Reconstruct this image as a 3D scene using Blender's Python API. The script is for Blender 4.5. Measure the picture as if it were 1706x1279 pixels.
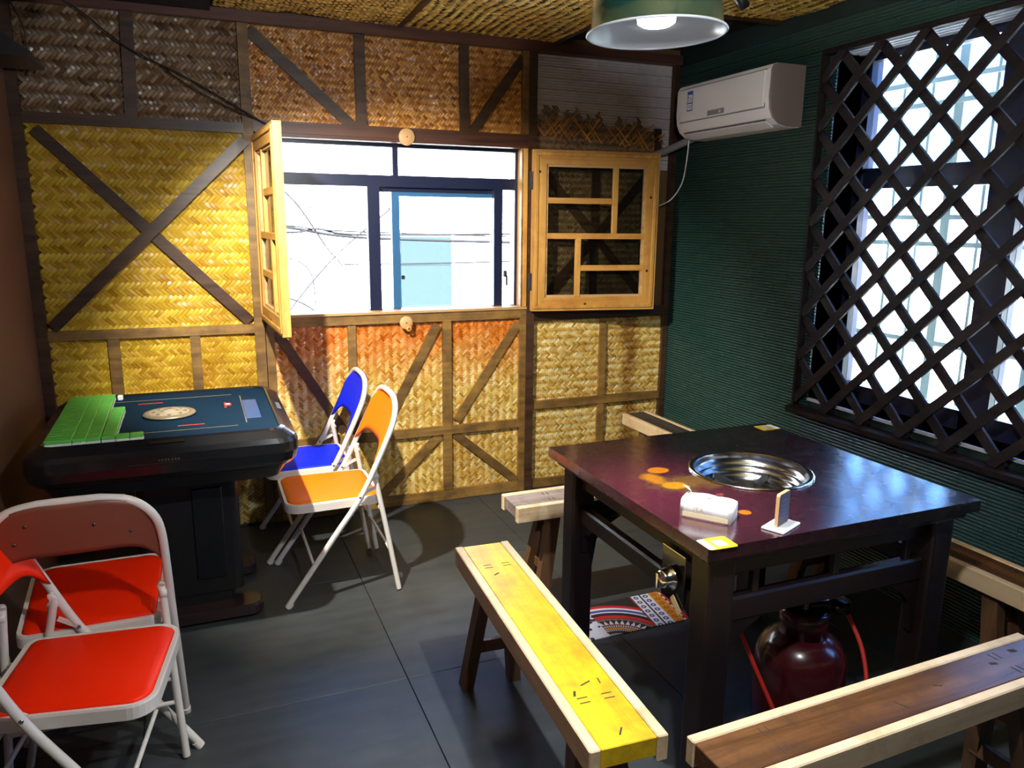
import bpy, math, random
import numpy as np
from mathutils import Matrix, Vector
random.seed(7); RNG = np.random.RandomState(11)
PI = math.pi
for o in list(bpy.data.objects): bpy.data.objects.remove(o)
SC = bpy.context.scene
COL = SC.collection

# ---------------------------------------------------------------- camera
yaw, pitch, roll = 0.38987835, -0.21050275, 0.00987557
fw = Vector((math.sin(yaw)*math.cos(pitch), math.cos(yaw)*math.cos(pitch), math.sin(pitch)))
rt = Vector((math.cos(yaw), -math.sin(yaw), 0)); up = rt.cross(fw)
cr, sr = math.cos(roll), math.sin(roll)
R_ = cr*rt + sr*up; U_ = -sr*rt + cr*up
cam_d = bpy.data.cameras.new('camera'); cam = bpy.data.objects.new('camera', cam_d); COL.objects.link(cam)
cam.matrix_world = Matrix(((R_.x, U_.x, -fw.x, -2.54466), (R_.y, U_.y, -fw.y, -3.80970), (R_.z, U_.z, -fw.z, 1.5), (0, 0, 0, 1)))
cam_d.sensor_width = 36; cam_d.lens = 26.974; cam_d.clip_start = 0.05
SC.camera = cam

# ---------------------------------------------------------------- light and exposure
W = bpy.data.worlds.new('World'); SC.world = W; W.use_nodes = True
wn = W.node_tree.nodes; wl = W.node_tree.links
bg = wn['Background']; tc = wn.new('ShaderNodeTexCoord'); sx = wn.new('ShaderNodeSeparateXYZ'); rp = wn.new('ShaderNodeValToRGB')
wl.new(tc.outputs['Generated'], sx.inputs[0]); wl.new(sx.outputs['Z'], rp.inputs[0])
rp.color_ramp.elements[0].position = 0.0; rp.color_ramp.elements[0].color = (.16, .34, .78, 1)
rp.color_ramp.elements[1].position = 0.25; rp.color_ramp.elements[1].color = (.17, .42, 1.0, 1)
wl.new(rp.outputs[0], bg.inputs[0]); bg.inputs[1].default_value = 8.5
vs = SC.view_settings
vs.view_transform = 'Standard'; vs.look = 'None'; vs.gamma = 1; vs.use_curve_mapping = False
vs.exposure = 0.0

sun_d = bpy.data.lights.new('sun', 'SUN'); sun_d.energy = 520; sun_d.color = (1, .95, .86); sun_d.angle = .01
sun_o = bpy.data.objects.new('sun', sun_d); COL.objects.link(sun_o)
sun_o.rotation_euler = Vector((.12, .62, -.78)).to_track_quat('-Z', 'Y').to_euler()

LAMP_COOL = 130.0      # pendant by the hot pot table (in the frame)
SPOT_WARM = 330.0     # ceiling spotlight aimed at the folding chairs and the wall (above the frame)
FILL_BACK = 66.0       # unseen fill lamp added behind the camera to brighten the room

# ---------------------------------------------------------------- helpers
class MB:
    def __init__(s): s.v = []; s.f = []; s.sm = []
    def add(s, vs, fs, smooth=False):
        b = len(s.v); s.v += [tuple(p) for p in vs]; s.f += [tuple(b+i for i in f) for f in fs]; s.sm += [smooth]*len(fs); return s
    def box(s, x0, y0, z0, x1, y1, z1):
        x0, x1 = sorted((x0, x1)); y0, y1 = sorted((y0, y1)); z0, z1 = sorted((z0, z1))
        v = [(x0,y0,z0),(x1,y0,z0),(x1,y1,z0),(x0,y1,z0),(x0,y0,z1),(x1,y0,z1),(x1,y1,z1),(x0,y1,z1)]
        return s.add(v, [(0,3,2,1),(4,5,6,7),(0,1,5,4),(1,2,6,5),(2,3,7,6),(3,0,4,7)])
    def cbox(s, x0, y0, z0, x1, y1, z1, c=.003):
        # box with chamfered edges
        x0, x1 = sorted((x0, x1)); y0, y1 = sorted((y0, y1)); z0, z1 = sorted((z0, z1))
        c = min(c, (x1-x0)*.3, (y1-y0)*.3, (z1-z0)*.3)
        cen = ((x0+x1)/2, (y0+y1)/2, (z0+z1)/2); h = ((x1-x0)/2, (y1-y0)/2, (z1-z0)/2)
        idx = {}; V = []
        for sx_ in (-1,1):
            for sy in (-1,1):
                for sz in (-1,1):
                    for ax in range(3):
                        p = [cen[i]+(sx_,sy,sz)[i]*(h[i] if i == ax else h[i]-c) for i in range(3)]
                        idx[(sx_,sy,sz,ax)] = len(V); V.append(p)
        F = []
        for ax in range(3):
            o1, o2 = [i for i in range(3) if i != ax]
            for sg in (-1,1):
                q = []
                for a, b in ((-1,-1),(1,-1),(1,1),(-1,1)):
                    k = [0,0,0]; k[ax] = sg; k[o1] = a; k[o2] = b; q.append(idx[tuple(k)+(ax,)])
                F.append(q)
            for a in (-1,1):
                for b in (-1,1):
                    k1 = [0,0,0]; k1[o1] = a; k1[o2] = b; k1[ax] = -1; k2 = list(k1); k2[ax] = 1
                    F.append([idx[tuple(k1)+(o1,)], idx[tuple(k2)+(o1,)], idx[tuple(k2)+(o2,)], idx[tuple(k1)+(o2,)]])
        for k in [(a,b,c_) for a in (-1,1) for b in (-1,1) for c_ in (-1,1)]:
            F.append([idx[k+(0,)], idx[k+(1,)], idx[k+(2,)]])
        # orient outward
        G = []
        for f in F:
            p = [Vector(V[i]) for i in f]; n = (p[1]-p[0]).cross(p[2]-p[0]); c0 = sum(p, Vector())/len(p) - Vector(cen)
            G.append(f if n.dot(c0) > 0 else f[::-1])
        return s.add(V, G)
    def beam(s, a, b, w, t, n=(0,-1,0), c=.0):
        # bar from a to b, width w in the plane, thickness t along n
        a = Vector(a); b = Vector(b); n = Vector(n).normalized(); d = (b-a).normalized(); q = d.cross(n).normalized()
        V = []
        for p in (a, b):
            for i, j in ((-1,0),(1,0),(1,1),(-1,1)):
                V.append(p + q*(i*w/2) + n*(j*t))
        F = [(0,1,2,3),(7,6,5,4),(0,4,5,1),(1,5,6,2),(2,6,7,3),(3,7,4,0)]
        cen = (a+b)/2 + n*t/2; G = []
        for f in F:
            p = [V[i] for i in f]; nn = (p[1]-p[0]).cross(p[2]-p[0]); c0 = sum(p, Vector())/4 - cen
            G.append(f if nn.dot(c0) > 0 else f[::-1])
        return s.add(V, G)
    def tube(s, pts, r, seg=10, cap=True):
        pts = [Vector(p) for p in pts]; n = len(pts); V = []; F = []
        rs = r if isinstance(r, (list, tuple)) else [r]*n
        t0 = (pts[1]-pts[0]).normalized(); a = t0.orthogonal().normalized()
        for i, p in enumerate(pts):
            t = ((pts[min(i+1, n-1)]-pts[max(i-1, 0)])).normalized()
            a = (a - t*a.dot(t)).normalized(); b = t.cross(a)
            for k in range(seg):
                an = 2*PI*k/seg; V.append(p + (a*math.cos(an)+b*math.sin(an))*rs[i])
        for i in range(n-1):
            for k in range(seg):
                k2 = (k+1) % seg; F.append((i*seg+k, i*seg+k2, (i+1)*seg+k2, (i+1)*seg+k))
        s.add(V, F, True)
        if cap:
            s.add([V[k] for k in range(seg)], [tuple(range(seg))[::-1]]); s.add([V[(n-1)*seg+k] for k in range(seg)], [tuple(range(seg))])
        return s
    def lathe(s, prof, seg=32, cen=(0,0,0), smooth=True, axis='z', ang=2*PI):
        V = []; F = []; n = len(prof)
        for k in range(seg):
            a = ang*k/seg; ca, sa = math.cos(a), math.sin(a)
            for r, z in prof:
                if axis == 'z': q = (r*ca, r*sa, z)
                elif axis == 'y': q = (r*ca, z, -r*sa)
                else: q = (z, r*ca, r*sa)
                V.append((q[0]+cen[0], q[1]+cen[1], q[2]+cen[2]))
        for k in range(seg):
            k2 = (k+1) % seg
            for i in range(n-1):
                F.append((k*n+i, k2*n+i, k2*n+i+1, k*n+i+1))
        return s.add(V, F, smooth)
    def prism(s, poly, z0, z1, inset=0.0, top_in=0.0):
        n = len(poly); V = [(x, y, z0) for x, y in poly]
        if top_in:
            cx = sum(p[0] for p in poly)/n; cy = sum(p[1] for p in poly)/n
            def ins(p):
                d = Vector((p[0]-cx, p[1]-cy)); return tuple(Vector((cx, cy)) + d*(1-top_in/max(d.length, 1e-6)))
            V += [(x, y, z1-top_in) for x, y in poly]; tp = [ins(p) for p in poly]; V += [(x, y, z1) for x, y in tp]
            F = [tuple(range(n))[::-1], tuple(range(2*n, 3*n))]
            for k in range(n):
                k2 = (k+1) % n; F += [(k, k2, n+k2, n+k), (n+k, n+k2, 2*n+k2, 2*n+k)]
        else:
            V += [(x, y, z1) for x, y in poly]; F = [tuple(range(n))[::-1], tuple(range(n, 2*n))]
            for k in range(n):
                k2 = (k+1) % n; F.append((k, k2, n+k2, n+k))
        return s.add(V, F)
    def mesh(s, name='mesh'):
        m = bpy.data.meshes.new(name); m.from_pydata(s.v, [], s.f); m.polygons.foreach_set('use_smooth', s.sm); m.update(); return m
    def build(s, name, mat, parent=None, mats=None):
        return link(name, s.mesh(name), mat, parent)

def link(name, mesh, mat, parent=None):
    if mat and not mesh.materials: mesh.materials.append(mat)
    o = bpy.data.objects.new(name, mesh); COL.objects.link(o)
    if parent: o.parent = parent
    return o
def tag(o, label=None, cat=None, group=None, kind=None):
    if label: o['label'] = label
    if cat: o['category'] = cat
    if group: o['group'] = group
    if kind: o['kind'] = kind
    return o
def thing(name, label, cat, loc=(0,0,0), rz=0, group=None):
    o = bpy.data.objects.new(name, None); COL.objects.link(o); o.location = loc; o.rotation_euler = (0,0,rz); o.empty_display_size = .05
    return tag(o, label, cat, group)
def kids(o): return [c for c in COL.objects if c.parent == o]
def copy_tree(o, parent=None):
    c = o.copy(); COL.objects.link(c)
    if parent: c.parent = parent
    for ch in kids(o): copy_tree(ch, c)
    return c
def smooth_path(pts, n=5):
    pts = [Vector(p) for p in pts]; out = []
    for i in range(len(pts)-1):
        p0 = pts[max(i-1,0)]; p1 = pts[i]; p2 = pts[i+1]; p3 = pts[min(i+2, len(pts)-1)]
        for k in range(n):
            t = k/n; out.append(.5*((2*p1)+(p2-p0)*t+(2*p0-5*p1+4*p2-p3)*t*t+(-p0+3*p1-3*p2+p3)*t**3))
    out.append(pts[-1]); return out
def rrect(x0, y0, x1, y1, r, n=5):
    rs = r if isinstance(r, (tuple, list)) else (r,)*4
    P = []
    for (cx, cy, a0, rr) in ((x0, y0, PI, rs[0]), (x1, y0, 1.5*PI, rs[1]), (x1, y1, 0, rs[2]), (x0, y1, .5*PI, rs[3])):
        ccx = cx + (rr if cx == x0 else -rr); ccy = cy + (rr if cy == y0 else -rr)
        for k in range(n+1):
            a = a0 + .5*PI*k/n; P.append((ccx+rr*math.cos(a), ccy+rr*math.sin(a)))
    return P

# ---------------------------------------------------------------- materials
def nt(name):
    m = bpy.data.materials.new(name); m.use_nodes = True; t = m.node_tree; b = t.nodes['Principled BSDF']; return m, t, t.nodes, t.links, b
def plain(name, col, rough=.5, metal=0, spec=.5, emit=None, es=0, noise=0, nscale=8, bump=0, coat=0):
    m, t, N, L, b = nt(name)
    b.inputs['Base Color'].default_value = (*col, 1); b.inputs['Roughness'].default_value = rough; b.inputs['Metallic'].default_value = metal
    b.inputs['Specular IOR Level'].default_value = spec; b.inputs['Coat Weight'].default_value = coat; b.inputs['Coat Roughness'].default_value = .1
    if emit: b.inputs['Emission Color'].default_value = (*emit, 1); b.inputs['Emission Strength'].default_value = es
    if noise or bump:
        tcn = N.new('ShaderNodeTexCoord'); nz = N.new('ShaderNodeTexNoise'); nz.inputs['Scale'].default_value = nscale; nz.inputs['Detail'].default_value = 6
        L.new(tcn.outputs['Object'], nz.inputs['Vector'])
        if noise:
            mx = N.new('ShaderNodeMix'); mx.data_type = 'RGBA'
            mx.inputs['A'].default_value = (*[c*(1-noise) for c in col], 1); mx.inputs['B'].default_value = (*[min(1, c*(1+noise)) for c in col], 1)
            L.new(nz.outputs['Fac'], mx.inputs['Factor']); L.new(mx.outputs['Result'], b.inputs['Base Color'])
            mr = N.new('ShaderNodeMapRange'); mr.inputs['To Min'].default_value = max(rough-.1, .02); mr.inputs['To Max'].default_value = min(rough+.12, 1)
            L.new(nz.outputs['Fac'], mr.inputs['Value']); L.new(mr.outputs['Result'], b.inputs['Roughness'])
        if bump:
            bp = N.new('ShaderNodeBump'); bp.inputs['Strength'].default_value = bump; bp.inputs['Distance'].default_value = .01
            L.new(nz.outputs['Fac'], bp.inputs['Height']); L.new(bp.outputs['Normal'], b.inputs['Normal'])
    return m
def wood(name, c1, c2, rough=.5, axis=0, scale=1.0, vary=.25, knots=False, dirt=None, dirt_amt=.0):
    m, t, N, L, b = nt(name)
    tcn = N.new('ShaderNodeTexCoord'); mp = N.new('ShaderNodeMapping')
    sc = [26*scale]*3; sc[axis] = 1.6*scale; mp.inputs['Scale'].default_value = sc
    L.new(tcn.outputs['Object'], mp.inputs['Vector'])
    oi = N.new('ShaderNodeObjectInfo')
    ad = N.new('ShaderNodeVectorMath'); ad.operation = 'ADD'; L.new(mp.outputs[0], ad.inputs[0])
    cm = N.new('ShaderNodeCombineXYZ'); ml = N.new('ShaderNodeMath'); ml.operation = 'MULTIPLY'; ml.inputs[1].default_value = 37
    L.new(oi.outputs['Random'], ml.inputs[0])
    for k in range(3): L.new(ml.outputs[0], cm.inputs[k])
    L.new(cm.outputs[0], ad.inputs[1])
    nz = N.new('ShaderNodeTexNoise'); nz.inputs['Scale'].default_value = 1.0; nz.inputs['Detail'].default_value = 7; nz.inputs['Roughness'].default_value = .62; nz.inputs['Distortion'].default_value = .6
    L.new(ad.outputs[0], nz.inputs['Vector'])
    cr_ = N.new('ShaderNodeValToRGB'); cr_.color_ramp.elements[0].position = .32; cr_.color_ramp.elements[0].color = (*c1, 1); cr_.color_ramp.elements[1].position = .68; cr_.color_ramp.elements[1].color = (*c2, 1)
    L.new(nz.outputs['Fac'], cr_.inputs[0])
    hs = N.new('ShaderNodeHueSaturation'); L.new(cr_.outputs[0], hs.inputs['Color'])
    mr = N.new('ShaderNodeMapRange'); mr.inputs['To Min'].default_value = 1-vary; mr.inputs['To Max'].default_value = 1+vary
    L.new(oi.outputs['Random'], mr.inputs['Value']); L.new(mr.outputs[0], hs.inputs['Value'])
    last = hs.outputs[0]
    if dirt:
        n2 = N.new('ShaderNodeTexNoise'); n2.inputs['Scale'].default_value = 7; n2.inputs['Detail'].default_value = 8; n2.inputs['Roughness'].default_value = .7
        L.new(tcn.outputs['Object'], n2.inputs['Vector'])
        r2 = N.new('ShaderNodeValToRGB'); r2.color_ramp.elements[0].position = .5-dirt_amt*.2; r2.color_ramp.elements[1].position = .72
        L.new(n2.outputs['Fac'], r2.inputs[0])
        mx = N.new('ShaderNodeMix'); mx.data_type = 'RGBA'; mx.inputs['B'].default_value = (*dirt, 1)
        mu = N.new('ShaderNodeMath'); mu.operation = 'MULTIPLY'; mu.inputs[1].default_value = .85; L.new(r2.outputs[0], mu.inputs[0])
        L.new(mu.outputs[0], mx.inputs['Factor']); L.new(last, mx.inputs['A']); last = mx.outputs['Result']
    L.new(last, b.inputs['Base Color'])
    b.inputs['Roughness'].default_value = rough
    bp = N.new('ShaderNodeBump'); bp.inputs['Strength'].default_value = .25; bp.inputs['Distance'].default_value = .003
    L.new(nz.outputs['Fac'], bp.inputs['Height']); L.new(bp.outputs['Normal'], b.inputs['Normal'])
    return m
def bamboo(name, cols, rough=.3, blotch=(.35,.18,.05), blotch_amt=.5, coat=.10, toned=None, spec=.6):
    m, t, N, L, b = nt(name)
    g = N.new('ShaderNodeNewGeometry'); cr_ = N.new('ShaderNodeValToRGB')
    el = cr_.color_ramp.elements
    while len(el) < len(cols): el.new(.5)
    for k, c in enumerate(cols): el[k].position = k/(len(cols)-1); el[k].color = (*c, 1)
    L.new(g.outputs['Random Per Island'], cr_.inputs[0])
    tcn = N.new('ShaderNodeTexCoord'); nz = N.new('ShaderNodeTexNoise'); nz.inputs['Scale'].default_value = 2.2; nz.inputs['Detail'].default_value = 5; nz.inputs['Roughness'].default_value = .65
    L.new(tcn.outputs['Object'], nz.inputs['Vector'])
    r2 = N.new('ShaderNodeMapRange'); r2.inputs['From Min'].default_value = .48; r2.inputs['From Max'].default_value = .75; r2.inputs['To Max'].default_value = blotch_amt
    L.new(nz.outputs['Fac'], r2.inputs['Value'])
    mx = N.new('ShaderNodeMix'); mx.data_type = 'RGBA'; mx.blend_type = 'MULTIPLY'; mx.inputs['B'].default_value = (*blotch, 1)
    L.new(r2.outputs[0], mx.inputs['Factor']); L.new(cr_.outputs[0], mx.inputs['A'])
    last = mx.outputs['Result']
    if toned:   # deeper orange towards the top: (colour, z where full, z where it ends)
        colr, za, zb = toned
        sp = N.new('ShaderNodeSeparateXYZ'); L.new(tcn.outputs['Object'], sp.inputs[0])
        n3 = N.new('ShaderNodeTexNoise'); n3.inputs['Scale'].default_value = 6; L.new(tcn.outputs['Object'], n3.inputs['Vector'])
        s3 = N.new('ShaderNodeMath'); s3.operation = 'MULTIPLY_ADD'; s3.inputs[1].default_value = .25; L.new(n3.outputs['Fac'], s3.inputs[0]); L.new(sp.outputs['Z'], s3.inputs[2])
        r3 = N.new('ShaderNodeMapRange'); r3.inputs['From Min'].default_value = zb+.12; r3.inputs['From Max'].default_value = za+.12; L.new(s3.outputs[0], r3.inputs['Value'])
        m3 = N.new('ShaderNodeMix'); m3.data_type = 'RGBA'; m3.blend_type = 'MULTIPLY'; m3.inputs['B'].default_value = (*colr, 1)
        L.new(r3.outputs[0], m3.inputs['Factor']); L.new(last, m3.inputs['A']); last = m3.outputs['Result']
    L.new(last, b.inputs['Base Color'])
    mr = N.new('ShaderNodeMapRange'); mr.inputs['To Min'].default_value = rough-.08; mr.inputs['To Max'].default_value = rough+.25
    L.new(g.outputs['Random Per Island'], mr.inputs['Value']); L.new(mr.outputs[0], b.inputs['Roughness'])
    b.inputs['Coat Weight'].default_value = coat; b.inputs['Coat Roughness'].default_value = .22
    b.inputs['Specular IOR Level'].default_value = spec
    return m
def shade_twin(m, mul):  # darker copy for crossing strips: directional shading of the weave put into colour
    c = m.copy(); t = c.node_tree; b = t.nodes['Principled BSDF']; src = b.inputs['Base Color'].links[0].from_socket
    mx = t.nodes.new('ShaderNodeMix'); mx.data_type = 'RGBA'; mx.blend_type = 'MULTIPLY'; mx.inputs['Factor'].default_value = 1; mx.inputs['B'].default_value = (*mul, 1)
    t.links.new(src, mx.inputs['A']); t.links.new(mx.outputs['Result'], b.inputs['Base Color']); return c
def glass(name, tint=(.93,.97,1), fac=.08):
    m = bpy.data.materials.new(name); m.use_nodes = True; N = m.node_tree.nodes; L = m.node_tree.links
    for n in list(N): N.remove(n)
    out = N.new('ShaderNodeOutputMaterial'); tr = N.new('ShaderNodeBsdfTransparent'); gl = N.new('ShaderNodeBsdfGlossy'); mx = N.new('ShaderNodeMixShader'); lw = N.new('ShaderNodeLayerWeight')
    lw.inputs['Blend'].default_value = .25; tr.inputs[0].default_value = (*tint, 1); gl.inputs['Roughness'].default_value = .02
    L.new(lw.outputs['Fresnel'], mx.inputs[0]); L.new(tr.outputs[0], mx.inputs[1]); L.new(gl.outputs[0], mx.inputs[2]); L.new(mx.outputs[0], out.inputs[0])
    return m

M = {}
M['batten_dark'] = wood('dark stained batten', (.030,.014,.008), (.085,.042,.022), .38, axis=0, vary=.3)
M['batten_brown'] = wood('brown batten', (.15,.075,.016), (.35,.195,.050), .5, axis=0, vary=.3, dirt=(.05,.03,.015), dirt_amt=.6)
M['batten_red'] = wood('red brown beam', (.05,.018,.012), (.12,.045,.025), .4, axis=0, vary=.2)
M['pine'] = wood('pine', (.44,.20,.035), (.64,.36,.09), .42, axis=2, vary=.1, dirt=(.35,.14,.03), dirt_amt=0)
M['pine_h'] = wood('pine rail', (.42,.19,.035), (.60,.32,.08), .42, axis=0, vary=.1, dirt=(.35,.14,.03), dirt_amt=0)
M['sill'] = wood('sill wood', (.40,.22,.09), (.62,.40,.18), .45, axis=0, vary=.1)
M['bamboo_gold'] = bamboo('golden bamboo', [(.40,.24,.015),(.52,.34,.02),(.57,.38,.025),(.61,.43,.04),(.48,.30,.015)], .42, blotch=(.62,.38,.20), blotch_amt=.75, coat=0, spec=.35)
M['bamboo_pale'] = bamboo('pale bamboo', [(.50,.28,.05),(.72,.50,.13),(.84,.65,.24),(.93,.82,.46),(.70,.46,.12)], .28, blotch=(.65,.42,.22), blotch_amt=.6)
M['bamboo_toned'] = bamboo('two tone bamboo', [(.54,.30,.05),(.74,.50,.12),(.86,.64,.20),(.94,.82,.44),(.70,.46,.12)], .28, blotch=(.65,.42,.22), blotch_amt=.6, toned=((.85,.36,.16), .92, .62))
M['bamboo_orange'] = bamboo('orange brown bamboo', [(.34,.12,.02),(.56,.22,.035),(.66,.29,.05),(.80,.42,.10),(.40,.15,.03)], .34, blotch=(.6,.4,.25), blotch_amt=.5)
M['bamboo_brown'] = bamboo('brown bamboo', [(.15,.08,.035),(.22,.13,.06),(.26,.16,.08),(.30,.20,.11),(.18,.10,.045)], .36, blotch=(.6,.4,.28), blotch_amt=.5, coat=.12)
M['bamboo_ceiling'] = bamboo('ceiling bamboo', [(.60,.36,.05),(.84,.58,.12),(.92,.68,.17),(.95,.78,.26),(.72,.46,.07)], .42, blotch=(.65,.42,.25), blotch_amt=.6, coat=.05)
def stained(m):
    c = m.copy(); c.name = 'stained bamboo'; t = c.node_tree; N = t.nodes; L = t.links; b = N['Principled BSDF']; src = b.inputs['Base Color'].links[0].from_socket
    tcn = N.new('ShaderNodeTexCoord'); sp = N.new('ShaderNodeSeparateXYZ'); nz = N.new('ShaderNodeTexNoise'); nz.inputs['Scale'].default_value = 7; nz.inputs['Detail'].default_value = 5
    L.new(tcn.outputs['Object'], sp.inputs[0]); L.new(tcn.outputs['Object'], nz.inputs['Vector'])
    a = N.new('ShaderNodeMath'); a.operation = 'MULTIPLY_ADD'; a.inputs[1].default_value = .16; L.new(nz.outputs['Fac'], a.inputs[0]); L.new(sp.outputs['X'], a.inputs[2])
    d = N.new('ShaderNodeMath'); d.operation = 'ADD'; d.inputs[1].default_value = .235-.08; L.new(a.outputs[0], d.inputs[0])
    e = N.new('ShaderNodeMath'); e.operation = 'ABSOLUTE'; L.new(d.outputs[0], e.inputs[0])
    r = N.new('ShaderNodeMapRange'); r.inputs['From Min'].default_value = .075; r.inputs['From Max'].default_value = .02; r.inputs['To Max'].default_value = .85; L.new(e.outputs[0], r.inputs['Value'])
    mx = N.new('ShaderNodeMix'); mx.data_type = 'RGBA'; mx.blend_type = 'MULTIPLY'; mx.inputs['B'].default_value = (.42,.27,.13,1)
    L.new(r.outputs[0], mx.inputs['Factor']); L.new(src, mx.inputs['A']); L.new(mx.outputs['Result'], b.inputs['Base Color']); return c
M['bamboo_stained'] = stained(M['bamboo_pale'])
SHADE_TWIN = {M[k].name: shade_twin(M[k], v) for k, v in (('bamboo_gold', (.86,.78,.60)), ('bamboo_pale', (.80,.66,.42)), ('bamboo_stained', (.80,.66,.42)), ('bamboo_toned', (.82,.68,.42)), ('bamboo_orange', (.72,.66,.55)), ('bamboo_brown', (.70,.64,.55)), ('bamboo_ceiling', (.80,.70,.52)))}
M['backing'] = plain('mat backing', (.16,.085,.03), .8)
M['plaster_brown'] = plain('brown plaster', (.12,.048,.022), .85, noise=.3, nscale=3, bump=.2)
M['dark_wall'] = plain('dark wall', (.035,.035,.04), .8)
M['slab'] = plain('dark ceiling slab', (.012,.014,.014), .8)
M['green_tile'] = plain('green ribbed tile', (.026,.070,.060), .33, noise=.3, nscale=5, spec=.5)
M['green_wall'] = plain('green grout', (.006,.022,.02), .6)
M['white_tile'] = plain('grey white ribbed tile', (.70,.64,.65), .4, noise=.25, nscale=6)
M['white_grout'] = plain('grey grout', (.10,.09,.09), .8)
M['navy'] = plain('navy aluminium', (.012,.016,.045), .3, spec=.5)
M['navy_blue'] = plain('blue aluminium stile', (.035,.12,.26), .3)  # blue aluminium, lighter than the navy frame
M['lattice'] = wood('dark lattice wood', (.008,.005,.006), (.022,.015,.016), .6, axis=1, vary=.25)
M['lattice'].node_tree.nodes['Principled BSDF'].inputs['Specular IOR Level'].default_value = .12
M['reveal'] = plain('pale window reveal', (.55,.55,.58), .6, noise=.25, nscale=4)
M['glass'] = glass('window glass'); M['shutter_glass'] = glass('shutter glass', (.80,.82,.78))
M['blue_paint'] = plain('light blue steel', (.42,.50,.44), .5)
M['white_build'] = plain('white outdoor render', (.11,.113,.116), .8)
M['pale_blue'] = plain('pale blue outdoor sheet', (.0058,.0090,.0108), 1, spec=0)
M['white_shade'] = plain('white shaded render', (.85,.86,.88), .8)
M['cable'] = plain('grey cable', (.0042,.0042,.0048), 1, spec=0)
M['black_rub'] = plain('black rubber', (.012,.012,.012), .6)
M['white_frame'] = plain('white painted steel', (.78,.72,.66), .28, spec=.5)
M['pad_orange'] = plain('orange vinyl', (.98,.20,.0), .5, spec=.2, noise=.06, nscale=14, bump=.05)
M['pad_red'] = plain('red orange vinyl', (1.0,.022,.0), .5, spec=.2, noise=.10, nscale=14, bump=.05)
M['pad_blue'] = plain('royal blue vinyl', (.004,.02,.80), .5, spec=.2, noise=.06, nscale=14, bump=.05)
M['chair_back_rear'] = plain('bare backrest rear', (.22,.07,.04), .45)  # brown red sheet, its colour darkened further for shade on the rear
M['black_gloss'] = plain('black gloss plastic', (.010,.010,.012), .16, spec=.6)
M['black_satin'] = plain('black satin plastic', (.014,.012,.013), .4)
M['baize'] = plain('teal blue table cloth', (.002,.016,.036), .85, spec=.10, noise=.25, nscale=60, bump=.1)
M['tile_green'] = plain('green tile back', (.12,.58,.09), .32, spec=.5)
M['tile_white'] = plain('ivory tile body', (.82,.84,.78), .35)
M['gold'] = plain('brass trim', (.30,.25,.17), .35, metal=.5)
M['steel'] = plain('polished steel', (.66,.66,.66), .13, metal=1)
M['steel_bowl'] = plain('dulled steel bowl', (.36,.36,.37), .2, metal=1)
M['bowl_dark'] = plain('dark bowl steel', (.05,.05,.05), .35, metal=.8)  # darker metal for the bottom of the well
M['steel_dark'] = plain('dark steel', (.16,.16,.17), .3, metal=1)
M['white_plastic'] = plain('white plastic', (.90,.91,.93), .35)
M['grey_plastic'] = plain('grey beige plastic', (.26,.20,.18), .5)
M['grey_line'] = plain('shadow gap grey', (.12,.12,.13), .5)
M['label_blue'] = plain('blue label print', (.05,.10,.42), .5)
M['paper'] = plain('white paper', (.90,.89,.88), .6)
M['paper_gold'] = plain('gold print', (.62,.44,.22), .5)
M['yellow'] = plain('yellow print', (.95,.56,.01), .45)
M['red_paint'] = plain('red gas cylinder paint', (.055,.004,.007), .25, noise=.25, nscale=9, coat=.5)
M['red_hose'] = plain('red rubber hose', (.62,.03,.015), .4)
M['lamp_green'] = plain('dark green enamel', (.002,.022,.017), .25, coat=.4)
M['lamp_in'] = plain('white enamel', (.30,.31,.33), .25)
M['led'] = plain('lamp led', (1,1,1), .4, emit=(.93,.97,1), es=7)
M['led_warm'] = plain('lamp led warm', (1,1,1), .4, emit=(1,.93,.82), es=7)
M['bench_pale'] = wood('pale raw pine edge', (.62,.44,.25), (.82,.63,.40), .5, axis=1, vary=.06, dirt=(.42,.26,.12), dirt_amt=0)
M['bench_yellow'] = wood('yellow painted plank', (.72,.40,.003), (.88,.64,.01), .38, axis=1, vary=.02, dirt=(.30,.17,.01), dirt_amt=.55)
M['bench_brown'] = wood('worn brown plank', (.07,.028,.010), (.17,.075,.028), .25, axis=1, vary=.1, dirt=(.06,.03,.02), dirt_amt=.2)
M['bench_grey'] = wood('weathered grey plank', (.16,.11,.09), (.40,.31,.26), .6, axis=1, vary=.1, dirt=(.08,.05,.04), dirt_amt=.2)
M['bench_black'] = wood('blackened plank', (.02,.016,.014), (.07,.055,.05), .55, axis=1, vary=.1)
M['bench_leg'] = wood('dark brown bench leg', (.085,.038,.015), (.17,.08,.035), .5, axis=2, vary=.15)
M['char'] = plain('scratch mark', (.035,.018,.008), .7)
M['ply'] = plain('birch plywood', (.60,.34,.14), .5, noise=.1, nscale=20)

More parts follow.
